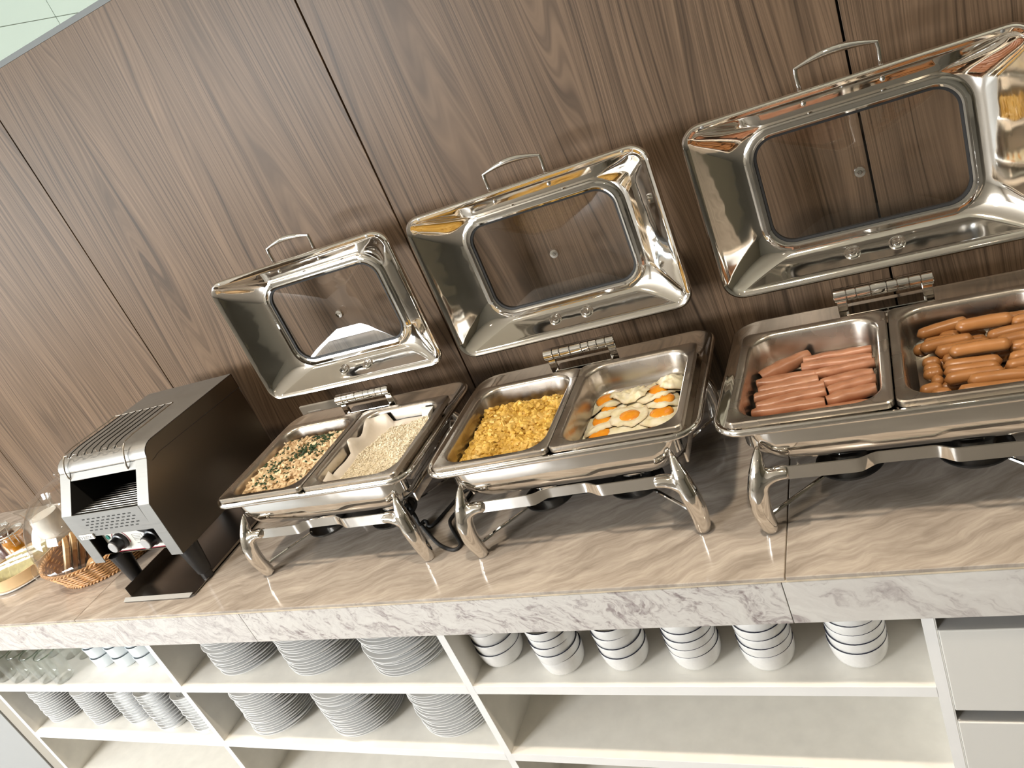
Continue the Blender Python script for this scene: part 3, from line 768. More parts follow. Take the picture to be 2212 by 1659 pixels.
# fried eggs (middle dish, right pan): laid one over the other on a height map
HM = {}; CELL = .004
def hq(x, y):
    b = -.0615
    for i in (-1, 0, 1):
        for j in (-1, 0, 1):
            b = max(b, HM.get((round(x / CELL) + i, round(y / CELL) + j), -1))
    return b
def hs(x, y):
    s = 0
    for dx, dy in ((0, 0), (.007, 0), (-.007, 0), (0, .007), (0, -.007), (.005, .005), (-.005, .005), (.005, -.005), (-.005, -.005)): s += hq(x + dx, y + dy)
    return s / 9
EGG = [('P', .105, .050, .048, 0, ''), ('Q', .160, .040, .048, 0, ''), ('S', .110, -.050, .048, 0, ''), ('H', .190, -.063, .050, .022, 'at the front right corner of the pan'), ('G', .072, -.062, .052, .025, 'at the front left corner of the pan'), ('X', .140, -.090, .046, 0, ''),
       ('D', .194, -.018, .045, .025, 'at the right side, broad yolk'), ('F', .068, -.010, .044, .022, 'at the left side, tucked beside the middle egg'), ('C', .195, .028, .036, .022, 'at the right, its yolk half covered'),
       ('I', .076, .030, .036, .018, 'at the left, only a sliver of yolk showing'), ('B', .171, .082, .046, .0245, 'at the back right, large round yolk'), ('A', .060, .080, .046, .0245, 'at the back left, whole oval yolk'),
       ('Y', .115, .080, .036, 0, ''), ('Z', .202, .112, .032, 0, ''), ('E', .127, -.018, .040, .0245, 'in the middle, lying on top of the others')]
EGLBL = {'P': 'flat fried egg white spread under the eggs at the back centre', 'Q': 'flat fried egg white under the right hand yolks', 'S': 'flat fried egg white between the two front yolks', 'X': 'folded piece of fried egg white at the front of the pan', 'Y': 'ruffled fried egg white at the middle of the back', 'Z': 'crumpled fried egg white in the back right corner'}
for ei, (nm, ex, ey, er, yr, where) in enumerate(EGG):
    ex -= .1332; ey *= .95; er *= 1.0 if nm in 'EC' else 1.13
    K, Q = 44, 12; seed = ei * 7.3; mb = MB(); edge = []
    loops = []; newh = []
    pre = {}
    for j in range(Q + 1):
        t = max(j / Q, .02); lp = []
        for k in range(K):
            a = 2 * pi * k / K
            rad_ = er * (1 + .28 * nz(cos(a) * 1.3, sin(a) * 1.3, seed, 1.0) + .13 * nz(cos(a) * 5, sin(a) * 5, seed + 3, 1.0))
            x = ex + rad_ * t * cos(a); y = ey + rad_ * t * sin(a)
            lim = 1.0
            if not inside(x, y, .009):
                s = 1.0
                while s > .05 and not inside(ex + (x - ex) * s, ey + (y - ey) * s, .009): s -= .02
                x = ex + (x - ex) * s; y = ey + (y - ey) * s; lim = 1.6
            th = .0058 * (1 - t ** 3) + .0008 + .0016 * nz(x, y, seed, 60) + (.002 * nz(x, y, seed, 130) if yr == 0 else 0)
            if nm == 'Z': th += .016 * (1 - t) + .006 * nz(x, y, 2, 70)
            if nm == 'Y': th += .005 * abs(nz(x, y, 2, 60)) * 2
            z = hs(x, y) + max(.0012, th) + .0035 * max(0, t - .85) * nz(a * 2, seed, 0, 1)
            lp.append((x, y, z)); newh.append((x, y, z))
        loops.append(lp)
    bot = [(x * .98 + ex * .02, y * .98 + ey * .02, z - .0010) for x, y, z in loops[-1]]
    mb.loft(loops + [bot], cap0=True)
    o = mb.build('fried_egg', M_EGGW, smooth=70)
    at = o.data.attributes.new('edge', 'FLOAT', 'POINT')
    vals = []
    for j in range(Q + 1): vals += [max(0, (j / Q - .80) / .2) ** 2] * K
    vals += [1.0] * K
    at.data.foreach_set('value', vals)
    place(o, 'M', .1332, 0, PZ)
    for x, y, z in newh:
        key = (round(x / CELL), round(y / CELL)); HM[key] = max(HM.get(key, -1), z)
    tag(o, EGLBL.get(nm) or 'fried egg with an orange yolk ' + where, 'fried egg', 'fried eggs overlapping in the pan')
    if yr:
        ym = MB(); lo = []; zt = max(z for (x, y, z) in loops[2])
        for j in range(7):
            a = pi / 2 * j / 6
            lo.append([(ex + yr * max(cos(a), .03) * 1.0 * cos(2 * pi * k / 28) * (1 + .04 * nz(cos(k * .22), sin(k * .22), seed, 2)), ey + yr * .92 * max(cos(a), .03) * sin(2 * pi * k / 28),
                        zt - .003 + .0085 * sin(a) ** .9 + .0006 * nz(k, j, seed, .8)) for k in range(28)])
        ym.loft(lo, cap1=True); ym.build('yolk', M_YOLK, o, smooth=70)
        for k in range(-7, 8):
            for l in range(-7, 8):
                x = ex + k * CELL; y = ey + l * CELL
                if hypot_ok := (k * CELL) ** 2 + (l * CELL) ** 2 < (yr * .9) ** 2:
                    key = (round(x / CELL), round(y / CELL)); HM[key] = max(HM.get(key, -1), zt + .004)

# folded ham slices (right dish, left pan)
HAM = [((-0.234, .056), (-0.146, .118), 'fan-shaped ham slice lying open at the back left'), ((-0.153, .086), (-0.032, .083), 'folded ham slice at the very back right'), ((-0.156, .059), (-0.032, .057), 'folded ham slice just in front of the back right one'),
       ((-0.242, .030), (-0.126, .036), 'second folded ham slice of the left column from the back'), ((-0.132, .032), (-0.022, .047), 'third folded ham slice of the right column from the back'), ((-0.232, .003), (-0.124, .012), 'third folded ham slice of the left column from the back'),
       ((-0.121, -.004), (-0.033, .010), 'fourth folded ham slice of the right column from the back'), ((-0.247, -.021), (-0.114, -.007), 'fourth folded ham slice of the left column from the back'), ((-0.109, -.033), (-0.022, -.012), 'fifth folded ham slice of the right column from the back'),
       ((-0.232, -.051), (-0.111, -.034), 'fifth folded ham slice of the left column from the back'), ((-0.111, -.062), (-0.026, -.045), 'front folded ham slice of the right column'),
       ((-0.244, -.073), (-0.112, -.065), 'front folded ham slice of the left column'), ((-0.168, -.092), (-0.040, -.084), 'ham slice lying lowest along the front edge'), ((-0.238, -.098), (-0.150, -.094), 'thin ham edge showing at the front left')]
for hi, (p0, p1, lab) in enumerate(HAM):
    p0 = Vector((p0[0] + .1332, p0[1] + .002)); p1 = Vector((p1[0] + .1332, p1[1] + .002)); d = (p1 - p0); Lh = d.length; d.normalize(); nrm = Vector((-d.y, d.x))
    cs = [(.042, -.020), (.032, -.013), (.020, -.006), (.009, .0), (0, .0028), (-.0065, .002), (-.0105, -.0025), (-.0112, -.008), (-.009, -.015)]
    if hi == 0: cs = [(.050, -.024), (.036, -.014), (.022, -.006), (.010, .0005), (0, .003), (-.007, .001), (-.011, -.005), (-.012, -.012), (-.010, -.02)]
    K = 22; g = []
    base = -.036 + (.004 if hi in (1, 2) else 0) - (.006 if hi >= 12 else 0)
    for k in range(K + 1):
        t = k / K; e = abs(2 * t - 1); tap = max(.35, sqrt(max(0, 1 - e ** 3.2)))
        for qi, (cy, cz) in enumerate(cs):
            w = 1.0 if qi > 3 else tap
            off = cy * w + .0022 * nz(t * 3, qi * .3, hi * 5.1, 1.4)
            zz = cz * w + .0022 * nz(t * 4, qi * .25, hi * 3.7 + 9, 1.2) + .004 * max(0, e - .8) / .2 * nz(hi, t, 1, 3)
            bend = .005 * sin(pi * t + hi) * nz(hi * 1.7, 0, 0, 1)
            q = p0 + d * (Lh * t) + nrm * (off + bend)
            x = max(-CW + .013, min(CW - .013, q.x)); y = max(-CD + .014, min(CD - .014, q.y))
            g.append((x, y, max(-.060, base + zz)))
    n = len(cs); mb = MB(); mb.add(g, [(k * n + i, k * n + i + 1, (k + 1) * n + i + 1, (k + 1) * n + i) for k in range(K) for i in range(n - 1)])
    o = mb.build('ham_slice', M_HAM, smooth=80); so = o.modifiers.new('thick', 'SOLIDIFY'); so.thickness = .0022; so.offset = 0
    sb = o.modifiers.new('sub', 'SUBSURF'); sb.levels = 1; sb.render_levels = 1
    place(o, 'R', -.1332, 0, PZ); tag(o, lab, 'ham', 'folded ham slices in the pan')

# sausages (right dish, right pan)
SA = [((.043, .098), (.127, .123), .2, 'sausage at the very back left, split end'), ((.076, .095), (.112, .096), .189, 'short visible sausage under the long top one at the back'), ((.104, .088), (.192, .090), .209, 'sausage lying on top at the back centre'),
      ((.050, .071), (.104, .074), .194, 'sausage half covered below the back left one'), ((.044, .048), (.128, .056), .2, 'sausage third from the back on the left'), ((.066, .030), (.152, .034), .199, 'sausage tucked behind the big middle one'),
      ((.086, .007), (.177, .007), .208, 'thick sausage lying on top in the middle'), ((.075, .011), (.10, .012), .19, 'sausage end peeking out left of the middle one'), ((.074, -.023), (.158, -.029), .2, 'sausage just in front of the thick middle one'),
      ((.073, -.043), (.153, -.047), .201, 'sausage second in front of the thick middle one'), ((.072, -.065), (.158, -.066), .2, 'sausage third in front of the thick middle one'), ((.103, -.084), (.200, -.092), .203, 'long sausage near the front edge'),
      ((.086, -.103), (.185, -.112), .199, 'sausage lying at the very front edge'), ((.034, -.074), (.069, -.066), .188, 'short sausage end at the front left corner'), ((.044, .009), (.072, .009), .19, 'first of the small sausage ends on the left side'),
      ((.044, -.010), (.071, -.008), .19, 'second of the small sausage ends on the left side'), ((.043, -.032), (.073, -.027), .191, 'third of the small sausage ends on the left side'), ((.053, -.050), (.072, -.047), .189, 'fourth of the small sausage ends on the left side'),
      ((.050, -.092), (.080, -.094), .19, 'sausage end at the front beside the corner'), ((.146, .050), (.215, .059), .2, 'sausage at the right, second row from the back'), ((.157, .032), (.225, .037), .198, 'sausage at the right, third row from the back'),
      ((.171, .014), (.235, .014), .196, 'sausage at the right, fourth row from the back'), ((.183, -.007), (.236, -.004), .199, 'sausage at the right, level with the thick middle one'), ((.166, -.030), (.236, -.025), .2, 'sausage at the right, just in front of the middle row'),
      ((.158, -.052), (.236, -.047), .2, 'sausage at the right, second in front of the middle row'), ((.165, -.074), (.236, -.069), .198, 'sausage at the right near the front edge'), ((.178, .110), (.232, .108), .197, 'sausage at the back right corner'),
      ((.186, .084), (.234, .084), .202, 'sausage at the right below the back corner'), ((.034, .056), (.06, .066), .19, 'pointed sausage end at the left below the back row')]
low = [((.060, y), (.150, y + .004), .1785, 'hidden lower sausage in row %s' % ORD[i + 1]) for i, y in enumerate((.105, .081, .020, -.055, -.106))] + [((.150, y), (.228, y), .1785, 'lower sausage on the right in row %s' % ORD[i + 1]) for i, y in enumerate((.100, .066, .02, -.036, -.095))]
for si, (p0, p1, z, lab) in enumerate(SA + low):
    a = Vector((p0[0] - .1332, p0[1], z - PZ)); b = Vector((p1[0] - .1332, p1[1], z - PZ)); r = .0118
    b.x = min(b.x, CW - .016); a.x = max(a.x, -CW + .016)
    K = 14; L_ = (b - a).length; pts = []; rad = []
    sag = random.uniform(-.003, .003)
    for k in range(K + 1):
        t = k / K; s = t * L_
        dd = min(s, L_ - s)
        rr_ = r * (sqrt(max(.02, 1 - (1 - min(1, dd / (r * .95))) ** 2)))
        p = a.lerp(b, t); p.y += sag * sin(pi * t); p.z += .001 * sin(pi * t)
        pts.append(p); rad.append(rr_ * (1 + .04 * nz(si, t * 4, 0, 1)))
    mb = MB(); mb.tube(pts, rad, 12)
    o = mb.build('sausage', M_SAUS, smooth=70); place(o, 'R', .1332, 0, PZ); tag(o, lab, 'sausage', 'sausages piled in the pan')

# ------------------------------------------------------------------ conveyor toaster
tx0, tx1 = -2.06, -1.71; tcx, tcy = -1.885, .315
ts = empty('conveyor_toaster', (tcx, tcy, 0)); tag(ts, 'grey steel conveyor toaster with black legs and two knobs', 'toaster')
def T(mb, name, m, par=None, **kw):
    o = mb.build(name, m, par or ts, **kw)
    if par is None: o.location = (-tcx, -tcy, 0)
    return o
PR = [(.095, .115), (.098, .275), (.165, .368)] + [(.165 + .040 * (1 - cos(a)), .368 + .031 * sin(a)) for a in [pi / 2 * k / 6 for k in range(1, 7)]] + [(.534, .392), (.534, .115)]
for x0, x1 in ((tx0, tx0 + .0025), (tx1 - .0025, tx1)):
    T(MB().loft([[(x, y, z) for y, z in PR] for x in (x0, x1)], True, True), 'side_panel', M_SIDE, smooth=20)
tp = [(.163, .3665)] + PR[2:10]
tp = [(y - .0012, z + .0014) for y, z in tp] + [(.536, .3935), (.536, .33)]
cin = [(y + .0012, z - .0014) for y, z in tp[:-2]] + [(.534, .3915), (.534, .33)]
T(MB().loft([[(x, y, z) for y, z in tp + cin[::-1]] for x in (tx0 - .001, tx1 + .001)], True, True), 'top_cover', M_BRUSH, smooth=30)
for x0, x1 in ((tx0 - .001, tx0 + .0), (tx1, tx1 + .001)):      # turned-down cover flaps along both sides
    fl_ = tp[:-1]; lowr = [(max(y, .166), max(z - .040, .355) if y < .22 else z - .045) for y, z in fl_]
    T(MB().loft([[(x, y, z) for y, z in fl_ + lowr[::-1]] for x in (x0, x1)], True, True), 'cover_flap', M_SIDE, smooth=20)
    xs_ = x1 if x1 > -1.8 else x0
    T(MB().tube([(xs_, y, z - .0008) for y, z in lowr], .0008, 5), 'cover_seam', M_DARK)
T(MB().box(tx0, tx1, .5335, .535, .115, .392), 'back_panel', M_SIDE, smooth=0)
T(MB().box(tx0, tx1, .13, .534, .113, .1155), 'bottom_panel', M_SIDE, smooth=0)
sw = .042
for x0, x1 in ((tx0, tx0 + sw), (tx1 - sw, tx1)):                 # front stiles, bent at the knee
    st = [(.0935, .115), (.0965, .2755), (.1635, .3685), (.1645, .3675), (.0985, .2745), (.0955, .115)]
    T(MB().loft([[(x, y, z) for y, z in st] for x in (x0, x1)], True, True), 'front_stile', M_BRUSH, smooth=15)
ix0, ix1 = tx0 + sw, tx1 - sw
pf = T(MB().box(ix0, ix1, .0955, .0975, .203, .2755), 'perforated_panel', M_BRUSH, smooth=0)
vs = MB()
for r_ in range(5):
    for c_ in range(10):
        x = ix0 + .036 + c_ * .0205 + (.010 if r_ % 2 else 0); z = .259 - r_ * .0092
        vs.box(x - .0055, x + .0055, .0951, .0962, z - .0014, z + .0014)
v_ = vs.build('vent_slots', M_DARK, pf, smooth=0); v_['kind'] = 'stuff'
# mouth: dark cavity with conveyor rods
cav = MB()
cav.add([(ix0, .100, .276), (ix1, .100, .276), (ix1, .152, .349), (ix0, .152, .349), (ix0, .34, .225), (ix1, .34, .225), (ix1, .34, .345), (ix0, .34, .345)],
        [(0, 4, 5, 1), (3, 2, 6, 7), (4, 7, 6, 5), (0, 3, 7, 4), (1, 5, 6, 2)])
T(cav, 'toasting_chamber', M_DARK, smooth=0)
T(MB().loft([[(x, y, z) for y, z in ((.1515, .3485), (.163, .3655), (.190, .3600), (.190, .3570))] for x in (ix0, ix1)], True, True), 'upper_lip', M_BRUSH, smooth=0)
for k in range(11):
    y = .108 + k * .0135
    T(MB().tube([(ix0 + .004, y, .2745 - .10 * (y - .1)), (ix1 - .004, y, .2745 - .10 * (y - .1))], .0015, 6), 'conveyor_rod', M_PAN)
# control panel, recessed under the perforated sheet
cp = T(MB().box(ix0 + .004, ix1 - .001, .128, .131, .120, .204), 'control_panel', M_CREAM, smooth=0)
YP = .1278
MB().add([(ix0 + .10, YP, .203), (ix1 - .001, YP, .203), (ix1 - .001, YP, .126)], [(0, 1, 2)]).build('dark_print', M_BLACK, cp, smooth=0)
MB().box(ix0 + .004, ix1 - .001, YP - .0004, YP + .0003, .1200, .1225).build('red_line', M_RED, cp, smooth=0)
pr = MB()
for z, a, b in ((.166, .122, .150), (.161, .122, .146), (.156, .122, .150)): pr.box(ix0 + a, ix0 + b, YP - .0003, YP + .0003, z - .0008, z + .0008)
for z, a, b in ((.142, .120, .170), (.130, .055, .085)): pr.box(ix0 + a, ix0 + b, YP - .0003, YP + .0003, z - .001, z + .001)
for a, b, c, d in ((.118, .155, .1705, .1715), (.118, .155, .1505, .1515), (.118, .119, .1505, .1715), (.154, .155, .1505, .1715)): pr.box(ix0 + a, ix0 + b, YP - .0003, YP + .0003, c, d)
pr.build('printed_marks', M_INK, cp, smooth=0)
arc = MB(); kx = ix0 + .068; kz_ = .158
arc.tube([(kx + .031 * cos(a), YP - .0002, kz_ + .031 * sin(a)) for a in [radians(-20 + 190 * k / 24) for k in range(25)]], .0012, 6); arc.build('red_dial_arc', M_RED, cp)
for kx_ in (kx, ix0 + .198):
    kb = MB(); kb.lathe([(.0004, .032), (.0165, .032), (.0185, .030), (.0195, .012), (.0235, .010), (.0245, .002), (.0245, 0)], 28); kb.v = [(kx_ + x, YP - z, kz_ + y) for x, y, z in kb.v]
    kn = T(kb, 'knob', M_BLACK, smooth=40)
    kc = MB(); kc.lathe([(.0004, .0345), (.0145, .0345), (.0158, .0332), (.0158, .031)], 28); kc.v = [(kx_ + x, YP - z, kz_ + y) for x, y, z in kc.v]
    kc.build('silver_cap', M_SILVER, kn, smooth=30)
gl = MB(); gl.lathe([(.0003, .004), (.005, .003), (.0066, .0025), (.0075, 0)], 18); gl.v = [(ix0 + .024 + x, YP - z, .172 + y) for x, y, z in gl.v]; T(gl, 'indicator_lamp', M_GREEN, smooth=40)
bd = T(MB().box(ix0 - .022, ix0 + .035, .0905, .0945, .198, .2135), 'name_badge', M_PLATE_LBL, smooth=0, bevel=.0012)
fc = bpy.data.curves.new('lettering', 'FONT'); fc.body = 'JUSTA'; fc.size = .0125; fc.extrude = .0002; fc.materials.append(M_INK); fc.space_character = 1.05
ft = bpy.data.objects.new('lettering_curve', fc); COL.objects.link(ft); dg = bpy.context.evaluated_depsgraph_get(); me_ = bpy.data.meshes.new_from_object(ft.evaluated_get(dg)); bpy.data.objects.remove(ft)
fo = bpy.data.objects.new('lettering', me_); COL.objects.link(fo); fo.parent = bd; fo.location = (ix0 - .007, .0902, .2015); fo.rotation_euler = (pi / 2, 0, 0)
lg_ = MB(); lg_.tube([(ix0 - .0165 + .004 * cos(a), .0902, .2058 + .004 * sin(a)) for a in [radians(-150 + 240 * k / 14 + 60) for k in range(15)]], .0008, 6); lg_.build('emblem', M_INK, bd)
# wire rack on the cover, hooked into the mouth
rx0, rx1 = -2.022, -1.778
rk = MB()
def rackline(x): return [(x, .372, .4135), (x, .30, .4145), (x, .215, .4165), (x, .185, .414), (x, .172, .4075)]
rk.tube([(rx0, .185, .414)] + [(rx0, .215, .4165), (rx0, .372, .4135), (rx1, .372, .4135), (rx1, .215, .4165), (rx1, .185, .414)], .0016, 7)
fw = [(rx0 + (rx1 - rx0) * k / 36, .180 - .006 * (1 if (k // 3) % 2 else 0), .4105 - .004 * (1 if (k // 3) % 2 else 0)) for k in range(37)]
rk.tube(catmull(fw, 2), .0014, 6)
for x in (rx0, rx1):
    rk.tube(catmull([(x, .182, .4115), (x, .168, .398), (x, .155, .372), (x + (.006 if x == rx0 else -.006), .156, .350), (x + (.014 if x == rx0 else -.014), .178, .334)], 5), .0024, 7)
rack = T(rk, 'wire_rack', M_PAN, smooth=60)
for k in range(1, 8):
    x = rx0 + (rx1 - rx0) * k / 8
    MB().tube(rackline(x), .0013, 6).build('rack_wire', M_BLACKMET, rack)
# legs and exit tray
for sx in (tx0 + .050, tx1 - .028):
    for y in (.135, .485):
        T(MB().lathe([(.0004, 0), (.0145, 0), (.0155, .004), (.0155, .022), (.019, .024), (.027, .10), (.029, .114), (.0004, .114)], 20, c=(sx, y, 0)), 'leg', M_BLACK, smooth=30)
tr = MB()
tr.box(-1.989, -1.726, .062, .45, .0035, .0055)
tr.box(-1.9895, -1.987, .075, .45, .0035, .034); tr.box(-1.7285, -1.726, .130, .45, .0035, .012)
tr.add([(-1.998, .0545, .004), (-1.738, .0545, .004), (-1.726, .063, .0125), (-1.992, .063, .0125), (-1.998, .0555, .003), (-1.738, .0555, .003), (-1.726, .064, .0115), (-1.992, .064, .0115)], [(0, 1, 2, 3), (4, 7, 6, 5), (0, 4, 5, 1), (3, 2, 6, 7)])
T(tr, 'exit_tray', M_TRAYST, smooth=0)

# ------------------------------------------------------------------ bread basket with clear dome
bx, by = -2.30, .300
bk = empty('bread_basket', (bx, by, 0)); tag(bk, 'round honey wicker bread basket behind the toaster leg', 'basket')
r0, r1_, hb = .160, .196, .070
MB().lathe([(.0005, .004), (r0 - .004, .004), (r1_ - .006, hb - .004)], 48).build('inner_lining', M_WICKDK, bk)
NS = 32
wv = MB(); rows = 14
for j in range(rows):
    z = .005 + (hb - .010) * j / (rows - 1); R0 = r0 + (r1_ - r0) * (z / hb); pts = []
    for k in range(NS * 4 + 1):
        a = 2 * pi * k / (NS * 4)
        rad_ = R0 + .0038 * sin(NS / 2 * a * 1.0 + pi * j)
        pts.append((rad_ * cos(a), rad_ * sin(a), z + .0006 * nz(a * 5, j, 0, 1)))
    wv.tube(pts, .0024, 6, caps=False)
w_ = wv.build('woven_strands', M_WICKER, bk, smooth=60); w_['kind'] = 'stuff'
bs = MB()
for k in range(NS):
    a = 2 * pi * (k + .5) / NS; bs.tube([(r0 * cos(a), r0 * sin(a), .002), (r1_ * cos(a), r1_ * sin(a), hb)], .0022, 5)
s_ = bs.build('stakes', M_WICKER, bk); s_['kind'] = 'stuff'
for z, R0, nm in ((.004, r0 + .004, 'base_braid'), (hb, r1_ + .001, 'rim_braid')):
    br = MB()
    for ph in (0, pi):
        br.tube([((R0 + .0035 * cos(44 * a + ph)) * cos(a), (R0 + .0035 * cos(44 * a + ph)) * sin(a), z + .0028 * sin(44 * a + ph)) for a in [2 * pi * k / 352 for k in range(353)]], .0030, 6, caps=False)
    br.build(nm, M_WICKER, bk, smooth=60)
dm = empty('basket_dome', (bx - .012, by + .005, hb + .004)); tag(dm, 'clear acrylic dome cover resting on the bread basket', 'dome cover')
DR, DH = .197, .205
prof = [(.216, .010), (.218, .004), (.212, .0), (.203, .001), (DR, .008)]
for k in range(1, 15):
    a = pi / 2 * k / 14; prof.append((max(.0005, DR * cos(a) ** .82), .008 + DH * sin(a) ** .95))
MB().lathe(prof, 56).build('dome_shell', M_ACRYL, dm, smooth=60)
MB().lathe([(.0004, .240), (.010, .238), (.014, .232), (.010, .224), (.006, .216), (.012, .2125)], 20).build('dome_knob', M_ACRYL, dm, smooth=60)
# bread under the dome
for k in range(6):
    sl = MB(); w, h = .050, .052
    out = [(w * x, h * y) for x, y in ((-.86, -1), (.86, -1), (.9, .1), (1.06, .45), (.95, .85), (.5, 1.04), (-.5, 1.04), (-.95, .85), (-1.06, .45), (-.9, .1))]
    sl.loft([[(x * s, y, z * s) for x, z in out] for y, s in ((-.0065, .97), (-.0055, 1), (.0055, 1), (.0065, .97))], True, True)
    o = sl.build('bread_slice', M_BREAD, smooth=30)
    o.location = (bx - .085 + .004 * k, by - .090 + .026 * k, Z0 + .062); o.rotation_euler = (radians(-28), 0, radians(-34))
    tag(o, '%s pale bread slice from the front leaning in the domed basket' % ORD[k + 1], 'bread', 'bread slices in the domed basket')
    c = MB(); c.loft([[(x * s, y, z * s) for x, z in out] for y, s in ((-.0058, 1.0), (-.005, 1.035), (.005, 1.035), (.0058, 1.0))]); c.build('crust', M_CRUST, o, smooth=30)
for k, (dx, dy, dz, rz) in enumerate(((.055, -.085, .030, .4), (.095, -.01, .032, 1.2), (.02, .10, .032, .1), (.075, -.03, .082, .9))):
    rl = MB(); lo = []
    for j in range(13):
        t = j / 12; s = sqrt(max(.004, 1 - (2 * t - 1) ** 2)); x = -.055 + .11 * t
        lo.append([(x, .030 * s * cos(2 * pi * q / 16), .026 * s * sin(2 * pi * q / 16) * (1 + .12 * cos(x * 200)) ) for q in range(16)])
    rl.loft(lo, True, True); o = rl.build('bread_roll', M_CRUST, smooth=60)
    o.location = (bx + dx, by + dy, Z0 + dz); o.rotation_euler = (0, 0, rz)
    tag(o, ['golden bread roll nearest the front of the domed basket', 'golden bread roll at the toaster side of the basket', 'golden bread roll at the back of the basket', 'golden bread roll lying on top of the others'][k], 'bread roll', 'bread rolls in the domed basket')

# ------------------------------------------------------------------ jug, jars and tea tray at the far left
jg = empty('milk_jug', (-2.675, .385, 0)); tag(jg, 'clear glass jug of milk with a pouring lip beside the dome', 'jug')
def jugloop(r, z, spout=0.0, n=40):
    lp = []
    for k in range(n):
        a = 2 * pi * k / n; da = (a - radians(215) + pi) % (2 * pi) - pi
        s = spout * math.exp(-(da / .30) ** 2); lp.append(((r + s) * cos(a), (r + s) * sin(a), z + s * .35))
    return lp
jsec = [(.046, 0, 0), (.050, .004, 0), (.054, .03, 0), (.055, .07, 0), (.050, .11, 0), (.047, .135, .004), (.052, .155, .012), (.058, .172, .022), (.0565, .172, .0215), (.0505, .155, .011), (.0455, .135, .003), (.0485, .11, 0), (.0535, .07, 0), (.0525, .03, 0), (.048, .008, 0)]
mb = MB(); mb.loft([jugloop(*q) for q in jsec], True, True); mb.build('glass_body', M_GLASS, jg, smooth=60)
MB().lathe([(.0004, .009), (.047, .009), (.052, .03), (.053, .07), (.048, .11), (.0465, .122), (.0004, .122)], 32).build('milk', M_MILK, jg, smooth=45)
MB().tube(catmull([(.045, .012, .14), (.085, .03, .135), (.09, .03, .085), (.05, .015, .045)], 6), .006, 8).build('handle', M_GLASS, jg)
for k, (x, y, m_, lab) in enumerate(((-2.815, .335, M_JAMORG, 'glass clip-top jar of orange marmalade beside the milk jug'), (-2.925, .355, M_JAMRED, 'glass clip-top jar of dark red jam at the frame edge'))):
    j = empty('preserve_jar', (x, y, 0)); tag(j, lab, 'jar', 'clip-top preserve jars')
    MB().lathe([(.0004, 0), (.036, 0), (.044, .006), (.046, .03), (.046, .075), (.042, .092), (.040, .098), (.043, .102), (.043, .106), (.038, .106), (.0365, .098), (.040, .09), (.044, .073), (.044, .03), (.040, .006), (.0004, .004)], 36).build('glass_body', M_GLASS, j, smooth=50)
    MB().lathe([(.0004, .006), (.039, .007), (.0435, .03), (.0435, .073), (.040, .086), (.0004, .087)], 32).build('preserve', m_, j, smooth=50)
    MB().lathe([(.0415, .107), (.044, .108), (.044, .116), (.040, .121), (.020, .127), (.0004, .128)], 36).build('glass_lid', M_GLASS, j, smooth=50)
    MB().lathe([(.0425, .1035), (.0455, .1045), (.0455, .1075), (.0425, .1080)], 36).build('rubber_seal', M_SOCKET, j, smooth=50)
    wr_ = MB(); wr_.lathe([(.0462, .096), (.0478, .0972), (.0462, .0985), (.0452, .0972)], 32)
    wr_.tube(catmull([(.046, -.008, .097), (.050, -.009, .110), (.046, -.004, .122), (.02, 0, .131), (-.02, 0, .131), (-.046, 0, .120), (-.049, 0, .10)], 5), .0014, 6)
    wr_.tube([(.046, -.012, .112), (.053, -.012, .085), (.050, -.012, .064), (.050, .004, .064), (.053, .004, .085), (.046, .004, .112)], .0014, 6)
    w_ = wr_.build('wire_clasp', M_CHROME, j, smooth=60); w_.rotation_euler = (0, 0, radians(-25))
ty = empty('tea_tray', (-2.685, .245, 0)); tag(ty, 'round pale bamboo tray of tea sachets on a white plate', 'tray')
MB().lathe([(.0004, .010), (.100, .010), (.104, .014), (.111, .048), (.115, .048), (.112, .012), (.106, .006), (.0004, .006)], 48).build('bamboo_body', M_BAMBOO, ty, smooth=35)
sp = MB().lathe([(.0004, 0), (.075, 0), (.10, .003), (.118, .006), (.118, .0085), (.099, .0055), (.0004, .0055)], 48).build('serving_plate', M_CERAMIC, smooth=40, loc=(-2.685, .245, 0))
tag(sp, 'white plate under the round bamboo tea tray', 'plate'); ty.location.z += .0
for k in range(14):
    r_ = k // 5; c_ = k % 5
    o = MB().box(-.030, .030, -.0022, .0022, -.026, .026).build('tea_sachet', M_SACHET, smooth=0, bevel=.0008)
    o.location = (-2.685 - .050 + .036 * c_ * .75 + .012 * (r_ % 2), .245 - .070 + .026 * c_ * .5 + .042 * r_ - .002 * c_, Z0 + .0405)
    o.rotation_euler = (radians(-38 - 3 * (k % 3)), 0, radians(28 + 5 * ((k * 3) % 4)))
    tag(o, 'olive paper tea sachet, %s in the %s row of the bamboo tray' % (ORD[c_ + 1], ['front', 'middle', 'back'][r_]), 'tea bag', 'tea sachets standing in the tray')
    MB().box(-.0302, .0302, -.0026, .0026, .0195, .0264).build('white_edge', M_SACHETW, o, smooth=0)

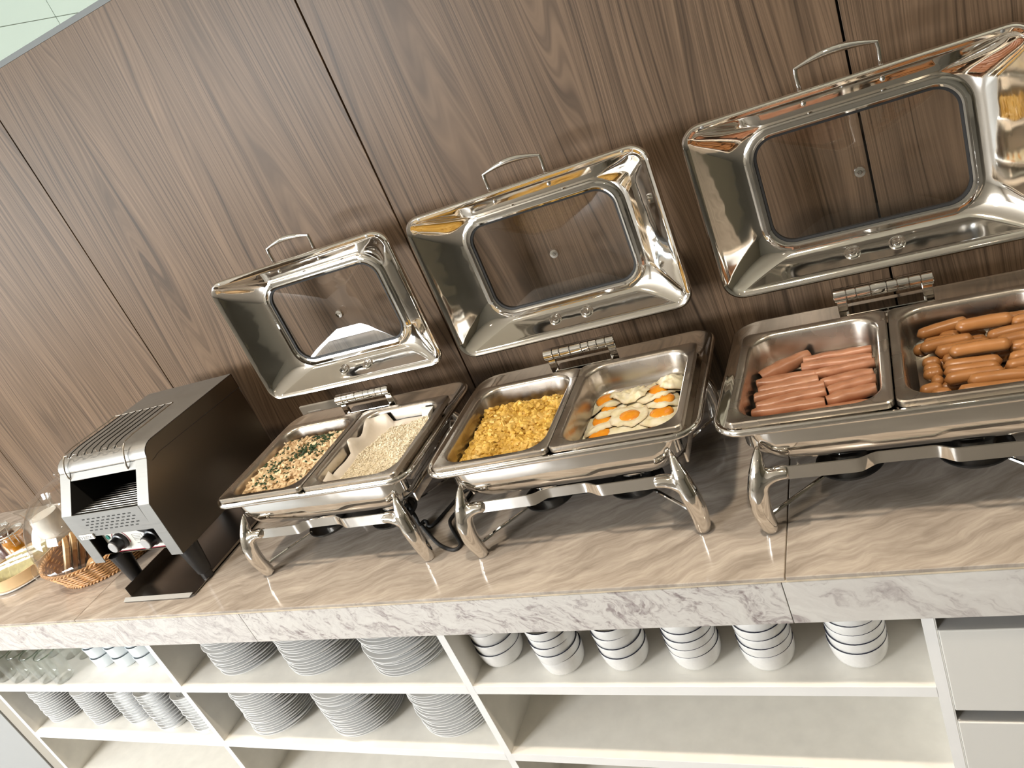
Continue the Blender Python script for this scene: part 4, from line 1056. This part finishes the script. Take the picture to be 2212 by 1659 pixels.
# ------------------------------------------------------------------ power cord and wall socket
cd = MB().tube(catmull([(-1.16, .30, .070), (-1.12, .262, .030), (-1.110, .250, .006), (-1.104, .262, .005), (-1.093, .258, .004), (-1.080, .241, .004), (-1.069, .243, .004), (-1.059, .273, .004), (-1.049, .311, .004), (-1.035, .36, .004), (-1.01, .37, .004), (-1.014, .31, .004),
                        (-1.024, .268, .004), (-1.022, .246, .004), (-.997, .213, .004), (-.966, .177, .004), (-.955, .160, .004), (-.961, .147, .004), (-.981, .150, .004), (-1.020, .172, .004), (-1.069, .215, .004), (-1.098, .243, .004)], 6), .0042, 8).build('power_cord', M_RUBBER, smooth=60)
tag(cd, 'black power cord curling on the counter between two chafing dishes', 'cord')
so_ = MB().box(-1.662, -1.512, YW - .009, YW - .0003, .128, .192).build('wall_socket', M_SOCKET, smooth=0, bevel=.003); tag(so_, 'pale socket plate on the wood wall behind the rice dish', 'socket')
MB().box(-1.635, -1.585, YW - .0105, YW - .008, .148, .172).build('socket_insert', M_PLATE_LBL, so_, smooth=0, bevel=.001)

# ------------------------------------------------------------------ crockery on the shelves
def plate_mesh(r, h, t=.0022):
    f = r * .58
    return MB().lathe([(.0004, .0022), (f * .9, .0022), (f, 0), (f + .003, .0005), (f + .006, .004), (r * .70, h * .66), (r - .0008, h - .0016), (r, h - .0008), (r - .0012, h), (r * .69, h * .66 + t), (f + .002, .0022 + t), (.0004, .0020 + t)], 48)
stacks = [('upper', SH1, -1.756, .137, .1065, 16, 'left', 'middle'), ('upper', SH1, -1.483, .140, .1125, 16, 'middle', 'middle'), ('upper', SH1, -1.203, .128, .1055, 16, 'right', 'middle'),
          ('lower', SH2, -1.779, .131, .1085, 19, 'left', 'middle'), ('lower', SH2, -1.475, .131, .1075, 19, 'middle', 'middle'), ('lower', SH2, -1.176, .136, .1040, 18, 'right', 'middle')]
for lev, zs, x, y, r, n, pos, bay in stacks:
    base = None; zc = zs
    for k in range(n):
        if base is None:
            base = plate_mesh(r, .0195).build('dinner_plate', M_CERAMIC, smooth=35); o = base
        else:
            o = base.copy(); COL.objects.link(o)
        o.location = (x + random.gauss(0, .0016), y + random.gauss(0, .0016), Z0 + zc + .0003); o.rotation_euler = (0, 0, random.uniform(0, 6))
        tag(o, 'white dinner plate, %s from bottom of the %s stack on the %s plate shelf' % (ORD[k + 1], pos, lev), 'plate', '%s stack of dinner plates on the %s shelf' % (pos, lev))
        zc += .0082 + random.uniform(-.0005, .0012)
SM = [(-2.773, .118, .079, .016, 17, .0088, 'saucer', 'first'), (-2.540, .104, .067, .016, 17, .0086, 'saucer', 'second'), (-2.362, .098, .0585, .024, 13, .0112, 'dish', 'third'), (-2.203, .080, .0565, .024, 14, .0112, 'dish', 'fourth'), (-2.047, .078, .0545, .024, 13, .0112, 'dish', 'fifth')]
for x, y, r, h, n, pitch, kind, pos in SM:
    base = None
    for k in range(n):
        if base is None:
            base = plate_mesh(r, h).build('saucer' if kind == 'saucer' else 'side_dish', M_CERAMIC, smooth=35); o = base
        else:
            o = base.copy(); COL.objects.link(o)
        o.location = (x + random.gauss(0, .001), y + random.gauss(0, .001), Z0 + SH2 + k * pitch + .0003)
        tag(o, 'small white %s, %s from bottom, %s stack from left, lower left bay' % (kind, ORD[k + 1], pos), kind, '%s stack from the left in the lower left bay' % pos)
BW = [(-.941, .112, .0545, 4, .0300), (-.780, .086, .0510, 5, .0220), (-.634, .098, .0520, 4, .0260), (-.484, .096, .0530, 5, .0220), (-.340, .094, .0520, 5, .0225), (-.176, .100, .0525, 5, .0225)]
for si, (x, y, r, n, pitch) in enumerate(BW):
    base = None
    for k in range(n):
        if base is None:
            h = .050
            pr_ = [(.0004, .0015), (.026, .0015), (.027, 0), (.030, 0)] + [(.031 + (r - .031) * sin(pi / 2 * q / 9) ** .62, .001 + (h - .003) * (1 - cos(pi / 2 * q / 9))) for q in range(1, 10)]
            pr_ += [(r - .0006, h - .0006)]
            inn = [(r - .0035, h - .002)] + [(.028 + (r - .032) * sin(pi / 2 * q / 7) ** .62, .006 + (h - .009) * (1 - cos(pi / 2 * q / 7))) for q in range(7, 0, -1)] + [(.0004, .006)]
            base = MB().lathe(pr_ + inn, 40).build('soup_bowl', M_BOWL, smooth=50); o = base
            MB().lathe([(r - .0008, h - .0008), (r + .0002, h - .0005), (r + .0001, h + .0002), (r - .0018, h + .0003), (r - .0030, h - .0008)], 40).build('dark_rim', M_NAVY, base, smooth=60)
        else:
            o = copy_tree(base)
        o.location = (x + random.gauss(0, .001), y - .008 + random.gauss(0, .001), Z0 + SH1 + k * pitch + .0003)
        tag(o, 'dark-rimmed ivory bowl, %s from bottom in the %s stack from left' % (ORD[k + 1], ORD[si + 1]), 'bowl', '%s bowl stack from the left' % ORD[si + 1])
cup = None
for ci, (x, y) in enumerate(((-2.372, .112), (-2.270, .112), (-2.168, .112), (-2.066, .112))):
    for k in range(3):
        if cup is None:
            cup = MB().lathe([(.0004, .002), (.029, .002), (.031, 0), (.035, .003), (.0378, .009), (.0388, .030), (.0400, .0405), (.0405, .0430), (.0390, .0432), (.0375, .038), (.0365, .030), (.034, .010), (.0004, .007)], 36).build('tea_cup', M_CUP, smooth=50); o = cup
        else: o = copy_tree(cup)
        o.location = (x, y, Z0 + SH1 + .0003 + k * .0415)
        tag(o, 'white handleless tea cup, %s of the %s cup stack from the left' % (['lowest', 'middle one', 'topmost'][k], ORD[ci + 1]), 'cup', 'stacked white tea cups')
gls = None
for gi, (x, y) in enumerate(((-2.832, .052), (-2.748, .048), (-2.670, .052), (-2.592, .046), (-2.512, .044), (-2.790, .150), (-2.700, .150), (-2.592, .142), (-2.520, .142))):
    if gls is None:
        gls = MB().lathe([(.0004, 0), (.027, 0), (.029, .002), (.0315, .010), (.0335, .112), (.0328, .114), (.0318, .112), (.0300, .014), (.027, .008), (.0004, .007)], 36).build('drinking_glass', M_GLASS, smooth=50); o = gls
        MB().lathe([(.0338, .1105), (.0344, .113), (.0332, .115), (.0316, .113), (.0320, .1105)], 36).build('rim', M_RIMGL, gls, smooth=60)
    else: o = copy_tree(gls)
    o.location = (x, y, Z0 + SH1 + .0003)
    row, q = ('front', gi) if gi < 5 else ('back', gi - 5)
    tag(o, 'clear drinking glass, %s from the left in the %s row of glasses' % (ORD[q + 1], row), 'glass', 'drinking glasses in the upper left bay')
